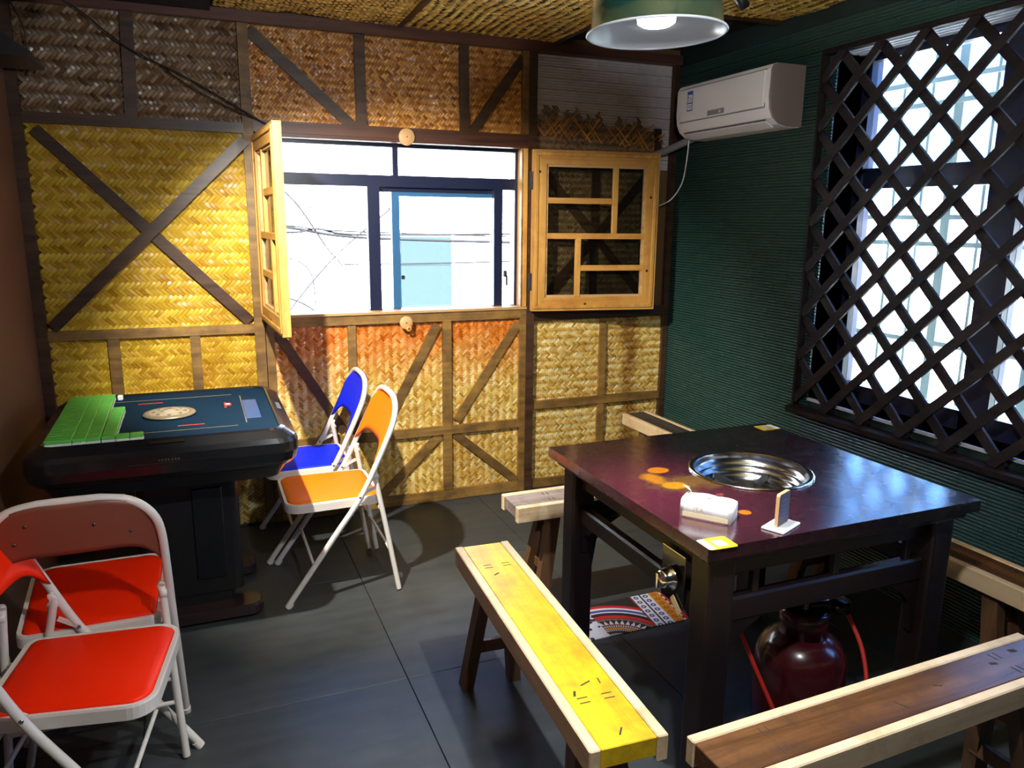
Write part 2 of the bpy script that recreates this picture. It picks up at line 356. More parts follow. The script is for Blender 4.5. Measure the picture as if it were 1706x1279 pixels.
def floor_mat():
    m, t, N, L, b = nt('dark grey cement tile')
    tcn = N.new('ShaderNodeTexCoord'); nz = N.new('ShaderNodeTexNoise'); nz.inputs['Scale'].default_value = 3.2; nz.inputs['Detail'].default_value = 8; nz.inputs['Roughness'].default_value = .6
    L.new(tcn.outputs['Object'], nz.inputs['Vector'])
    mp = N.new('ShaderNodeMapping'); mp.inputs['Scale'].default_value = (3, 14, 1); L.new(tcn.outputs['Object'], mp.inputs['Vector'])
    n2 = N.new('ShaderNodeTexNoise'); n2.inputs['Scale'].default_value = 1.5; n2.inputs['Detail'].default_value = 6; L.new(mp.outputs[0], n2.inputs['Vector'])
    cr_ = N.new('ShaderNodeValToRGB'); cr_.color_ramp.elements[0].position = .3; cr_.color_ramp.elements[0].color = (.026,.029,.030,1); cr_.color_ramp.elements[1].position = .72; cr_.color_ramp.elements[1].color = (.062,.068,.071,1)
    ad = N.new('ShaderNodeMath'); ad.operation = 'MULTIPLY_ADD'; ad.inputs[1].default_value = .4; L.new(n2.outputs['Fac'], ad.inputs[0])
    mu = N.new('ShaderNodeMath'); mu.operation = 'MULTIPLY'; mu.inputs[1].default_value = .62; L.new(nz.outputs['Fac'], mu.inputs[0]); L.new(mu.outputs[0], ad.inputs[2])
    L.new(ad.outputs[0], cr_.inputs[0]); L.new(cr_.outputs[0], b.inputs['Base Color'])
    mr = N.new('ShaderNodeMapRange'); mr.inputs['To Min'].default_value = .36; mr.inputs['To Max'].default_value = .5; L.new(nz.outputs['Fac'], mr.inputs['Value']); L.new(mr.outputs[0], b.inputs['Roughness'])
    b.inputs['Specular IOR Level'].default_value = .3
    return m
M['floor'] = floor_mat()

def lacquer_mat():
    m, t, N, L, b = nt('worn dark red lacquer')
    tcn = N.new('ShaderNodeTexCoord')
    nz = N.new('ShaderNodeTexNoise'); nz.inputs['Scale'].default_value = 2.4; nz.inputs['Detail'].default_value = 5; L.new(tcn.outputs['Object'], nz.inputs['Vector'])
    cr_ = N.new('ShaderNodeValToRGB'); cr_.color_ramp.elements[0].position = .35; cr_.color_ramp.elements[0].color = (.008,.0035,.006,1); cr_.color_ramp.elements[1].position = .7; cr_.color_ramp.elements[1].color = (.028,.007,.012,1)
    L.new(nz.outputs['Fac'], cr_.inputs[0]); last = cr_.outputs[0]
    # worn-through orange patches and the lamp's pink glow: (x, y, radius, strength) on the tabletop in its own coordinates
    sep = N.new('ShaderNodeSeparateXYZ'); L.new(tcn.outputs['Object'], sep.inputs[0])
    n2 = N.new('ShaderNodeTexNoise'); n2.inputs['Scale'].default_value = 22; n2.inputs['Detail'].default_value = 6; L.new(tcn.outputs['Object'], n2.inputs['Vector'])
    def math_(op, a, bb, c=None):
        n = N.new('ShaderNodeMath'); n.operation = op
        for k, q in enumerate((a, bb, c)):
            if q is None: continue
            if isinstance(q, (int, float)): n.inputs[k].default_value = q
            else: L.new(q, n.inputs[k])
        return n.outputs[0]
    def spot(cx, cy, rx, col, hard, amt, nzs):
        nonlocal last
        dx = math_('DIVIDE', math_('SUBTRACT', sep.outputs[0], cx), rx[0]); dy = math_('DIVIDE', math_('SUBTRACT', sep.outputs[1], cy), rx[1])
        d = math_('SQRT', math_('ADD', math_('MULTIPLY', dx, dx), math_('MULTIPLY', dy, dy)), 0)
        d = math_('ADD', d, math_('MULTIPLY', math_('SUBTRACT', n2.outputs['Fac'], .5), nzs))
        r = N.new('ShaderNodeMapRange'); r.inputs['From Min'].default_value = 1+hard; r.inputs['From Max'].default_value = 1-hard; r.inputs['To Max'].default_value = amt
        L.new(d, r.inputs['Value'])
        mx = N.new('ShaderNodeMix'); mx.data_type = 'RGBA'; mx.inputs['B'].default_value = (*col, 1); L.new(r.outputs[0], mx.inputs['Factor']); L.new(last, mx.inputs['A']); last = mx.outputs['Result']
    spot(-.33, -.07, (.24,.24), (.15,.022,.042), .85, .62, .8)  # wide pink patch: the pendant's glow put into the lacquer colour
    spot(-.22, -.02, (.11,.065), (.20,.10,.02), .35, .75, 2.2)
    spot(-.245, .10, (.034,.027), (.62,.19,.01), .12, 1, .3)
    spot(-.275, -.035, (.036,.028), (.66,.24,.01), .15, 1, .35)
    spot(-.30, .035, (.030,.040), (.55,.20,.01), .35, .85, 1.2)
    spot(-.222, -.28, (.017,.016), (.62,.16,.01), .15, 1, .3)
    spot(-.20, -.145, (.013,.010), (.30,.06,.05), .3, .8, .3)
    L.new(last, b.inputs['Base Color'])
    mr = N.new('ShaderNodeMapRange'); mr.inputs['To Min'].default_value = .17; mr.inputs['To Max'].default_value = .36; L.new(n2.outputs['Fac'], mr.inputs['Value']); L.new(mr.outputs[0], b.inputs['Roughness'])
    b.inputs['Specular IOR Level'].default_value = .55; b.inputs['Coat Weight'].default_value = 1; b.inputs['Coat IOR'].default_value = 1.6; b.inputs['Coat Roughness'].default_value = .15
    return m
M['lacquer_top'] = lacquer_mat()
M['lacquer'] = plain('dark red lacquer', (.011,.004,.005), .45, noise=.3, nscale=6)

def mat_pattern():
    m, t, N, L, b = nt('printed floor mat')
    tcn = N.new('ShaderNodeTexCoord'); sep = N.new('ShaderNodeSeparateXYZ'); L.new(tcn.outputs['Object'], sep.inputs[0])
    def mt(op, a, bb=0, c=None):
        n = N.new('ShaderNodeMath'); n.operation = op
        for k, q in enumerate((a, bb, c)):
            if q is None: continue
            if isinstance(q, (int, float)): n.inputs[k].default_value = q
            else: L.new(q, n.inputs[k])
        return n.outputs[0]
    X, Y = sep.outputs[0], sep.outputs[1]
    last = None
    def ramp(v, stops):
        cr_ = N.new('ShaderNodeValToRGB'); cr_.color_ramp.interpolation = 'CONSTANT'; el = cr_.color_ramp.elements
        while len(el) < len(stops): el.new(.5)
        for k, (p, c) in enumerate(stops): el[k].position = p; el[k].color = (*c, 1)
        L.new(v, cr_.inputs[0]); return cr_.outputs[0]
    def mixc(f, a, c):
        mx = N.new('ShaderNodeMix'); mx.data_type = 'RGBA'; L.new(f, mx.inputs['Factor'])
        for k, q in (('A', a), ('B', c)):
            if isinstance(q, tuple): mx.inputs[k].default_value = (*q, 1)
            else: L.new(q, mx.inputs[k])
        return mx.outputs['Result']
    red, ora, wht, blu, blk, brn = (.60,.012,.02), (.62,.25,.02), (.75,.74,.78), (.06,.07,.30), (.02,.015,.02), (.20,.06,.03)
    # rings round a centre low on the left; x=0..0.45, y=0..-0.42
    dx = mt('SUBTRACT', X, .10); dy = mt('ADD', Y, .30)
    r = mt('SQRT', mt('ADD', mt('MULTIPLY', dx, dx), mt('MULTIPLY', dy, dy)))
    ang = mt('ARCTAN2', dy, dx)
    rings = ramp(mt('MULTIPLY', r, 3.2), [(0, wht), (.18, brn), (.24, blk), (.33, ora), (.37, brn), (.44, blk), (.54, brn), (.60, red), (.66, blk), (.72, wht), (.75, blu), (.80, wht), (.84, red), (.9, blk)])
    # small motifs on the rings
    saw = mt('FRACT', mt('MULTIPLY', ang, 7.0)); rw = mt('FRACT', mt('MULTIPLY', r, 3.2*9))
    tri = mt('LESS_THAN', mt('ADD', mt('ABSOLUTE', mt('SUBTRACT', saw, .5)), mt('MULTIPLY', rw, .5)), .42)
    band = mt('MULTIPLY', mt('GREATER_THAN', r, .135), mt('LESS_THAN', r, .175))
    rings = mixc(mt('MULTIPLY', tri, band), rings, wht)
    dots = mt('MULTIPLY', mt('LESS_THAN', mt('ABSOLUTE', mt('SUBTRACT', mt('FRACT', mt('MULTIPLY', ang, 14)), .5)), .22), mt('LESS_THAN', mt('ABSOLUTE', mt('SUBTRACT', mt('FRACT', mt('MULTIPLY', r, 36)), .5)), .2))
    rings = mixc(mt('MULTIPLY', dots, mt('LESS_THAN', r, .14)), rings, wht)
    # speckled animal-like corner replaced by a plain spotted patch
    vo = N.new('ShaderNodeTexVoronoi'); vo.inputs['Scale'].default_value = 42; L.new(tcn.outputs['Object'], vo.inputs['Vector'])
    sp = mixc(mt('LESS_THAN', vo.outputs['Distance'], .38), wht, (.03,.03,.07))
    rings = mixc(mt('LESS_THAN', X, .085), rings, sp)
    # straight bands at the right end, slightly slanting
    s = mt('ADD', X, mt('MULTIPLY', Y, -.10))
    bands = ramp(mt('MULTIPLY', s, 2.0), [(0, blk), (.60, brn), (.615, wht), (.685, blk), (.70, wht), (.775, ora), (.865, blk), (.885, red)])
    cv = mt('SUBTRACT', mt('FRACT', mt('MULTIPLY', Y, 28)), .5)
    for sc_, w, c in ((.325, .011, blu), (.369, .012, blu), (.41, .013, (.42,.10,.02)), (.4375, .0035, wht)):
        q = mt('DIVIDE', mt('SUBTRACT', s, sc_), w); rr = mt('SQRT', mt('ADD', mt('MULTIPLY', q, q), mt('MULTIPLY', mt('MULTIPLY', cv, cv), 9)))
        ring = mt('MULTIPLY', mt('LESS_THAN', rr, 1.0), mt('GREATER_THAN', rr, .35 if c != wht else -1.0))
        bands = mixc(ring, bands, c)
    L.new(mixc(mt('GREATER_THAN', s, .30), rings, bands), b.inputs['Base Color'])
    b.inputs['Roughness'].default_value = .45
    return m
M['mat_pattern'] = mat_pattern()

# ---------------------------------------------------------------- woven bamboo
def weave(name, parent, u0, u1, v0, v1, mp, mat, w=.012, n=3, diag=1, bulge=.005, seed=0, edge=None, h=.10, gap=.90):
    """twill of +-45 degree strips; every visible float is its own arched strip"""
    rs = np.random.RandomState(seed+5)
    cu, cv = (u0+u1)/2, (v0+v1)/2; R = math.hypot(u1-u0, v1-v0)/2/w + n*2
    K = int(R)+2; jj = np.arange(-K, K+1)
    s2 = math.sqrt(.5); A = np.array([s2, s2]); B = np.array([-s2, s2])
    cen = []; dirs = []; per = []; fams = []
    ks = np.arange(-(2*K)//(2*n)-2, (2*K)//(2*n)+3)
    for fam in (0, 1):
        J, Kk = np.meshgrid(jj, ks); J = J.ravel(); Kk = Kk.ravel()
        start = -diag*J + 2*n*Kk + (0 if fam == 0 else n)
        if diag < 0: start = J + 2*n*Kk + (0 if fam == 0 else 1)
        mid = (start + (n-1)/2.)*w; off = J*w
        if fam == 0: c = mid[:,None]*A + off[:,None]*B; d = np.tile(A, (len(J),1)); p = np.tile(B, (len(J),1))
        else: c = mid[:,None]*B + off[:,None]*A; d = np.tile(B, (len(J),1)); p = np.tile(-A, (len(J),1))
        cen.append(c); dirs.append(d); per.append(p); fams.append(np.full(len(J), fam))
    c = np.vstack(cen) + np.array([cu, cv]); d = np.vstack(dirs); p = np.vstack(per)
    keep = (c[:,0] > u0) & (c[:,0] < u1) & (c[:,1] > v0) & (c[:,1] < v1)
    if edge is not None: keep &= edge(c[:,0], c[:,1])
    c, d, p = c[keep], d[keep], p[keep]; m = len(c); fam_ = np.concatenate(fams)[keep]
    L = n*w*(1.0 + rs.uniform(-.03, .05, m)); wid = w*gap*(1+rs.uniform(-.08,.04,m)); hh = h*w*n*(1+rs.uniform(-.35,.35,m)); tl = rs.uniform(-.10,.10,m)*w
    V = np.zeros((m, 8, 3)); ts = (-.5,-.2,.2,.5); hs = (0,.85,.85,0)
    for k in range(4):
        for q, sg in enumerate((-1,1)):
            uv = c + d*(L*ts[k])[:,None] + p*(wid*.5*sg)[:,None]
            V[:, k*2+q, 0] = np.clip(uv[:,0], u0, u1); V[:, k*2+q, 1] = np.clip(uv[:,1], v0, v1); V[:, k*2+q, 2] = hh*hs[k] + tl*sg
    ph = rs.uniform(0, 6.28, 6)
    U, Vv = V[:,:,0], V[:,:,1]
    V[:,:,2] += bulge*(np.sin(U*7+ph[0]+2*np.sin(Vv*5+ph[1])) + np.sin(Vv*9+ph[2]+1.5*np.sin(U*6+ph[3])) + .6*np.sin((U+Vv)*17+ph[4]))*.5
    P3 = mp(V[:,:,0].ravel(), V[:,:,1].ravel(), V[:,:,2].ravel())
    quad = np.array([[0,2,3,1],[2,4,5,3],[4,6,7,5]])
    F = (np.arange(m)[:,None,None]*8 + quad[None]).reshape(-1,4)
    me = bpy.data.meshes.new(name); me.vertices.add(m*8); me.vertices.foreach_set('co', P3.astype('f').ravel())
    me.loops.add(F.size); me.loops.foreach_set('vertex_index', F.ravel().astype('i')); me.polygons.add(len(F))
    me.polygons.foreach_set('loop_start', np.arange(0, F.size, 4, dtype='i')); me.polygons.foreach_set('use_smooth', np.ones(len(F), dtype=bool))
    me.materials.append(mat); me.materials.append(SHADE_TWIN[mat.name]); me.polygons.foreach_set('material_index', np.repeat(fam_, 3).astype('i')); me.update(calc_edges=True)
    o = link(name, me, mat, parent); o['kind'] = 'stuff'; return o
def on_back(u, v, h): return np.stack([u, .013-h, v], 1)
def on_ceiling(u, v, h): return np.stack([u, v, 2.388-h], 1)

# ---------------------------------------------------------------- room shell
XL, YF, ZC = -3.20, -5.6, 2.42
wall_back = tag(MB().box(XL-.2, .022, -.1, -2.25, .24, ZC+.1).box(-2.25, .022, -.1, -.90, .24, 1.02).box(-2.25, .022, 1.88, -.90, .24, ZC+.1).box(-.90, .022, -.1, .25, .24, ZC+.1).build('wall_back', M['backing']), kind='structure')
OY0, OZ0, OZ1, OY1 = -1.16, .72, 2.20, -3.10
wall_right = tag(MB().box(.012, 0, -.1, .24, .022, ZC+.1).box(.012, OY0, -.1, .24, 0, ZC+.1).box(.012, OY1, -.1, .24, OY0, OZ0).box(.012, OY1, OZ1, .24, OY0, ZC+.1).box(.012, YF, -.1, .24, OY1, ZC+.1).build('wall_right', M['green_wall']), kind='structure')
wall_left = tag(MB().box(XL-.2, YF, -.1, XL, .022, ZC+.1).build('wall_left', M['plaster_brown']), kind='structure')
wall_front = tag(MB().box(XL-.2, YF-.2, -.1, .24, YF, ZC+.1).build('wall_front', M['dark_wall']), kind='structure')
ceiling = tag(MB().box(XL-.2, YF, ZC, .24, .24, ZC+.1).build('ceiling', M['slab']), kind='structure')
floor = tag(MB().box(XL-.2, YF, -.08, .24, .1, -.012).build('floor', M['black_satin']), kind='structure')
xs = [-3.583, -2.783, -1.983, -1.183, -.383, .417]; ys = [.048, -.752, -1.552, -2.352, -3.152, -3.952, -4.752, -5.552]
for i in range(5):
    for j in range(7):
        x0, x1 = max(xs[i]+.0012, XL+.001), min(xs[i+1]-.0012, .01); y1, y0 = min(ys[j]-.0012, .02), ys[j+1]+.0012
        MB().cbox(x0, y0, -.0118, x1, y1, 0, .0012).build('floor_tile', M['floor'], floor)

# battens and mats of the back wall
def bat(a, b, w=.045, t=.022, mat='batten_brown', y=.016):
    t += random.uniform(-.0009, .0009)
    MB().beam((a[0], y, a[1]), (b[0], y, b[1]), w, t, (0,-1,0)).build('batten', M[mat], wall_back)
ZT = 2.335
# mats: left field, lower left, above window, centre low, right low, torn upper right
weave('woven_mat', wall_back, -3.16, -2.28, 1.90, 2.36, on_back, M['bamboo_brown'], w=.0145, diag=1, bulge=.008, seed=1, h=.13)
weave('woven_mat', wall_back, -3.16, -2.28, .98, 1.90, on_back, M['bamboo_gold'], w=.0150, diag=1, bulge=.006, seed=2, h=.095, gap=.95)
weave('woven_mat', wall_back, -3.16, -2.28, .30, .98, on_back, M['bamboo_gold'], w=.0125, diag=1, bulge=.004, seed=3, h=.08, gap=.95)
weave('woven_mat', wall_back, -3.16, -2.28, .01, .30, on_back, M['bamboo_pale'], w=.0135, diag=-1, bulge=.003, seed=4)
weave('woven_mat', wall_back, -2.28, -.90, 1.90, 2.36, on_back, M['bamboo_orange'], w=.0115, n=2, diag=1, bulge=.003, seed=5, h=.05, gap=.86)
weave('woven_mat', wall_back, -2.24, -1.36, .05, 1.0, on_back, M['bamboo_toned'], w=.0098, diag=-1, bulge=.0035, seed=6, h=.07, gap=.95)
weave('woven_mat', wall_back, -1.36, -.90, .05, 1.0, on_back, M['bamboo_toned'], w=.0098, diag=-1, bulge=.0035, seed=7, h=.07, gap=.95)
weave('woven_mat', wall_back, -.88, -.43, .01, 1.0, on_back, M['bamboo_pale'], w=.0098, diag=1, bulge=.004, seed=8, h=.08, gap=.94)
weave('woven_mat', wall_back, -.43, -.02, .01, 1.0, on_back, M['bamboo_stained'], w=.0098, diag=1, bulge=.009, seed=9, h=.08, gap=.94)
def torn(u, v):
    f = 2.07 - .09*(u+.86) + .022*np.sin(u*47) + .018*np.sin(u*101+1) - .05*np.exp(-((u+.42)/.03)**2)
    return (v < f) & (u < -.13 + .05*np.sin(v*40))
weave('woven_mat', wall_back, -.88, -.08, .98, 2.11, lambda u, v, h: np.stack([u, .006-h, v], 1), M['bamboo_brown'], w=.0120, n=2, diag=1, bulge=.003, seed=10, edge=torn)
MB().box(-.88, .008, .98, -.14, .012, 1.985).build('mat_backing', M['backing'], wall_back)
# loose splinters on the torn edge of that mat
fr = MB()
for k in range(58):
    u = -.86 + .72*random.random(); z = 1.93+.03*random.random()-.07*(u+.86); sg = random.choice((-1,1)); l = .08+.10*random.random()
    fr.beam((u, .003, z), (u+sg*l*.7*random.uniform(.7,1.1), -.002-.012*random.random(), z+l*.7), random.choice((.003,.005,.009)), .0012)
fr.build('bamboo_splinters', M['bamboo_orange'], wall_back)['kind'] = 'stuff'

# posts
bat((-3.178, 0), (-3.178, ZT), .045, .030, 'batten_dark')
bat((-2.281, 0), (-2.281, ZT), .046, .026, 'batten_brown')
bat((-2.235, 0), (-2.235, 1.0), .038, .020, 'batten_brown')
bat((-.922, 0), (-.922, ZT), .034, .026, 'batten_brown')
bat((-.883, 0), (-.883, ZT), .044, .034, 'batten_dark')
bat((-.018, 0), (-.018, ZT), .034, .030, 'batten_dark')
# left field
bat((-3.16, 1.893), (-2.30, 1.893), .045, .026, 'batten_dark')
bat((-2.752, 1.91), (-2.738, ZT), .050, .022, 'batten_dark')
bat((-3.12, 1.85), (-2.32, 1.02), .050, .020, 'batten_dark')
bat((-3.13, 1.025), (-2.30, 1.84), .050, .020, 'batten_dark', y=.000)
bat((-3.16, .985), (-2.30, .985), .042, .024)
bat((-2.905, .60), (-2.905, .965), .048, .020)
bat((-2.567, .60), (-2.567, .965), .044, .020)
bat((-3.16, .58), (-2.30, .58), .042, .024)
bat((-2.90, .02), (-2.90, .56), .044, .020, 'batten_dark')
bat((-2.567, .02), (-2.567, .56), .044, .020, 'batten_dark')
# above the window
bat((-2.26, 1.905), (-.90, 1.905), .052, .030, 'batten_red')
bat((-1.765, 1.93), (-1.765, ZT), .050, .022, 'batten_dark')
bat((-1.250, 1.93), (-1.250, ZT), .048, .022, 'batten_dark')
bat((-2.255, 2.31), (-1.80, 1.92), .050, .020, 'batten_dark')
bat((-.935, 2.30), (-1.215, 1.92), .046, .020, 'batten_dark')
tag(MB().beam((XL, .016, 2.359), (0, .016, 2.359), .048, .045).build('trim_1', M['batten_red']), kind='structure')
# below the window
bat((-2.22, 1.008), (-.90, 1.008), .05, .026, 'batten_brown')
bat((-1.845, .42), (-1.845, .985), .040, .020)
bat((-1.352, .06), (-1.352, .985), .046, .024)
bat((-2.205, .965), (-1.90, .44), .046, .018, 'batten_dark')
bat((-1.40, .965), (-1.69, .44), .046, .018)
bat((-.945, .955), (-1.30, .44), .046, .018)
bat((-2.22, .395), (-.905, .395), .046, .024)
bat((-1.395, .37), (-1.72, .06), .044, .018)
bat((-1.31, .37), (-.945, .06), .044, .018)
bat((-1.86, .06), (-1.86, .37), .040, .018)
bat((-2.22, .03), (-.905, .03), .055, .024)
# right field
bat((-.862, .995), (-.03, .995), .060, .030, 'batten_dark')
bat((-.425, .05), (-.425, .965), .040, .022, 'batten_brown')
bat((-.862, .490), (-.03, .490), .046, .024, 'batten_brown')
bat((-.862, .03), (-.03, .03), .05, .024, 'batten_brown')
bat((-.862, 1.83), (-.14, 1.83), .045, .022, 'batten_dark')
bat((-.50, 1.03), (-.50, 1.80), .045, .022, 'batten_dark')
bat((-.84, 1.78), (-.15, 1.05), .045, .022, 'batten_dark')
bat((-.15, 1.78), (-.84, 1.05), .045, .022, 'batten_dark', y=.002)
bat((-.12, 1.0), (-.12, 2.0), .040, .022, 'batten_dark')

# ribbed wall tiles
_tm = {}
def rib_tile(L, mat):
    key = (round(L, 3), mat)
    if key in _tm: return _tm[key]
    prof = [(0, .0)]; H = .0545; k = 4; p = H/k
    for i in range(k):
        prof += [(i*p+.0012, .006), (i*p+p*.42, .0105), (i*p+p-.0030, .0085), (i*p+p-.0012, .002)]
    prof += [(H, 0)]
    V = []; F = []; n = len(prof)
    for s in (0, L-.002):
        for z, d in prof: V.append((s, -d, z))
    for i in range(n-1): F.append((i, n+i, n+i+1, i+1))
    F.append(tuple(range(n))); F.append(tuple(range(2*n-1, n-1, -1)))
    m = MB(); m.add(V, F); me = m.mesh('wall_tile'); me.materials.append(M[mat]); _tm[key] = me; return me
cand = []
row = 0; z = .0
TL = .243
while z < 2.33:
    off = 0 if row % 2 == 0 else TL/2
    y = 0.0
    segs = []
    yy = -off if off else 0
    a = 0.0; first = (TL/2 if off else TL)
    while a < 4.2:
        l = first if a == 0 else TL; segs.append((a, l)); a += l
    for a, l in segs:
        y1, y0 = -a, -(a+l)
        if OZ0-.05 < z+.02 < OZ1+.01:      # window rows
            if y1 < OY0-.005 and y0 > OY1: continue
            if y1 > OY0 > y0: y0 = OY0
            if y1 > OY1 > y0: y1 = OY1
        if y1-y0 < .02: continue
        cand.append((y1, y0, z))
    z += .0555; row += 1
rest = MB(); count = 0
near = [c for c in cand if (c[0] > -2.6 and (c[0] > -1.2 or c[2] < .70 or c[2] > 2.15))]
near.sort(key=lambda c: (c[2] < .26 and c[0] < -.5, -c[2] if c[0] > -1.2 else 0))
def put_right(name, y1, y0, z, parent, mat):
    o = link(name, rib_tile(y1-y0, mat), None, parent); o.location = (.0115, y1, z); o.rotation_euler = (0,0,-PI/2); return o
ns = set(near[:298])
for c in cand:
    if c in ns: put_right('wall_tile', *c, wall_right, 'green_tile')
    else:
        me = rib_tile(c[0]-c[1], 'green_tile'); vs_ = [(.0115+v.co.y, c[0]-v.co.x, c[2]+v.co.z) for v in me.vertices]
        rest.add(vs_, [tuple(p.vertices) for p in me.polygons])
rest.build('distant_wall_tiles', M['green_tile'], wall_right)['kind'] = 'stuff'
z = 1.78; row = 0
while z < 2.32:
    a = -.86; first = TL/2 if row % 2 else TL
    while a < -.04:
        l = min(first, -.037-a); first = TL
        if l > .01:
            o = link('wall_tile', rib_tile(l, 'white_tile'), None, wall_back); o.location = (a, .0215, z)
        a += l
    z += .0555; row += 1

# ceiling mats on dark battens
def cm(x0, x1, y0, y1, seed, diag, w=.0165):
    weave('woven_mat', ceiling, x0, x1, y0, y1, on_ceiling, M['bamboo_ceiling'], w=w, n=2, diag=diag, bulge=.008, seed=seed, h=.09, gap=.98)
    MB().box(x0, y0, 2.398, x1, y1, 2.402).build('mat_backing', M['backing'], ceiling)
cm(-2.40, -1.585, -1.55, -.02, 21, 1); cm(-1.575, -.76, -1.55, -.02, 22, -1); cm(-.76, -.003, -1.55, -.80, 23, -1)
tag(MB().box(XL, -3.2, 2.365, -2.41, .02, ZC).build('trim_9', M['slab']), kind='structure'); cm(-2.40, -1.585, -3.2, -1.57, 24, 1, .02); cm(-1.575, -.003, -3.2, -1.57, 25, -1, .02)
for (a, b) in (((-1.58, -.03), (-1.58, -3.2)), ((-2.40, -1.56), (-.01, -1.56)), ((-.77, -.80), (-.01, -.80)), ((-.768, -.03), (-.768, -.80))):
    w_ = .024 if a[0] != a[0] else .022
    MB().beam((a[0], a[1], 2.392), (b[0], b[1], 2.392), w_, .016, (0,0,-1)).build('ceiling_batten', M['batten_dark'], ceiling)

# ---------------------------------------------------------------- back window
win = tag(MB().box(-2.25, .07, 1.02, -2.19, .13, 1.88).box(-.945, .07, 1.02, -.90, .13, 1.88).box(-2.19, .07, 1.02, -.945, .13, 1.045).box(-2.19, .07, 1.845, -.945, .13, 1.88).box(-2.19, .075, 1.655, -.945, .125, 1.712).box(-1.600, .08, 1.712, -1.572, .12, 1.845).build('window_1', M['navy']), kind='structure')
MB().box(-1.737, .05, 1.045, -1.676, .085, 1.655).build('window_stile', M['navy'], win)
MB().box(-1.605, .098, 1.045, -1.565, .125, 1.632).box(-1.565, .098, 1.612, -1.064, .125, 1.632).build('sliding_sash_frame', M['navy_blue'], win)
MB().box(-1.066, .06, 1.045, -1.018, .095, 1.655).build('window_stile', M['navy'], win)
MB().box(-1.676, .10, 1.632, -1.02, .12, 1.655).build('sash_rail', M['navy'], win)
h_ = MB().cbox(-1.012, .04, 1.20, -.998, .06, 1.235, .002).cbox(-1.003, .035, 1.155, -.994, .05, 1.21, .002); h_.build('window_handle', M['black_rub'], win)
MB().cbox(-1.562, .09, 1.195, -1.545, .10, 1.215, .002).build('sash_latch', M['black_rub'], win)
for (x0, x1, z0, z1, y) in ((-2.19, -1.737, 1.045, 1.655, .075), (-1.676, -1.066, 1.045, 1.65, .11), (-1.018, -.945, 1.045, 1.655, .08), (-2.19, -1.60, 1.712, 1.845, .10), (-1.572, -.945, 1.712, 1.845, .10)):
    MB().box(x0, y, z0, x1, y+.004, z1).build('window_pane', M['glass'], win)
# wooden lining round the window
sl = tag(MB().cbox(-2.25, -.018, 1.030, -.90, .07, 1.044, .002).build('trim_2', M['sill']), kind='structure')
tag(MB().cbox(-2.25, -.014, 1.862, -.90, .07, 1.880, .002).build('trim_3', M['batten_red']), kind='structure')
tag(MB().cbox(-.930, -.020, 1.044, -.908, .07, 1.862, .002).build('trim_4', M['pine']), kind='structure')
tag(MB().cbox(-2.250, -.020, 1.044, -2.228, .07, 1.862, .002).build('trim_5', M['pine']), kind='structure')

# round wooden turn buttons above and below the window
def turn_button(x, z, r, label):
    t = thing('turn_button', label, 'catch', (x, -.02, z))
    MB().lathe([(0,-.012),(r*.92,-.012),(r,-.009),(r,0),(0,0)], 28, axis='y').build('disc', M['ply'], t)
    MB().lathe([(0,-.015),(.003,-.0145),(.004,-.012)], 10, axis='y').build('screw', M['steel_dark'], t)
    return t
turn_button(-1.553, 1.888, .040, 'round plywood turn button on the beam above the window')
tb = turn_button(-1.573, .985, .034, 'round plywood turn button just below the window sill')
MB().lathe([(.006,-.014),(.015,-.014),(.015,-.010),(.006,-.010)], 16, cen=(.012, -.002, -.03), axis='y').build('printed_ring', M['bamboo_orange'], tb)

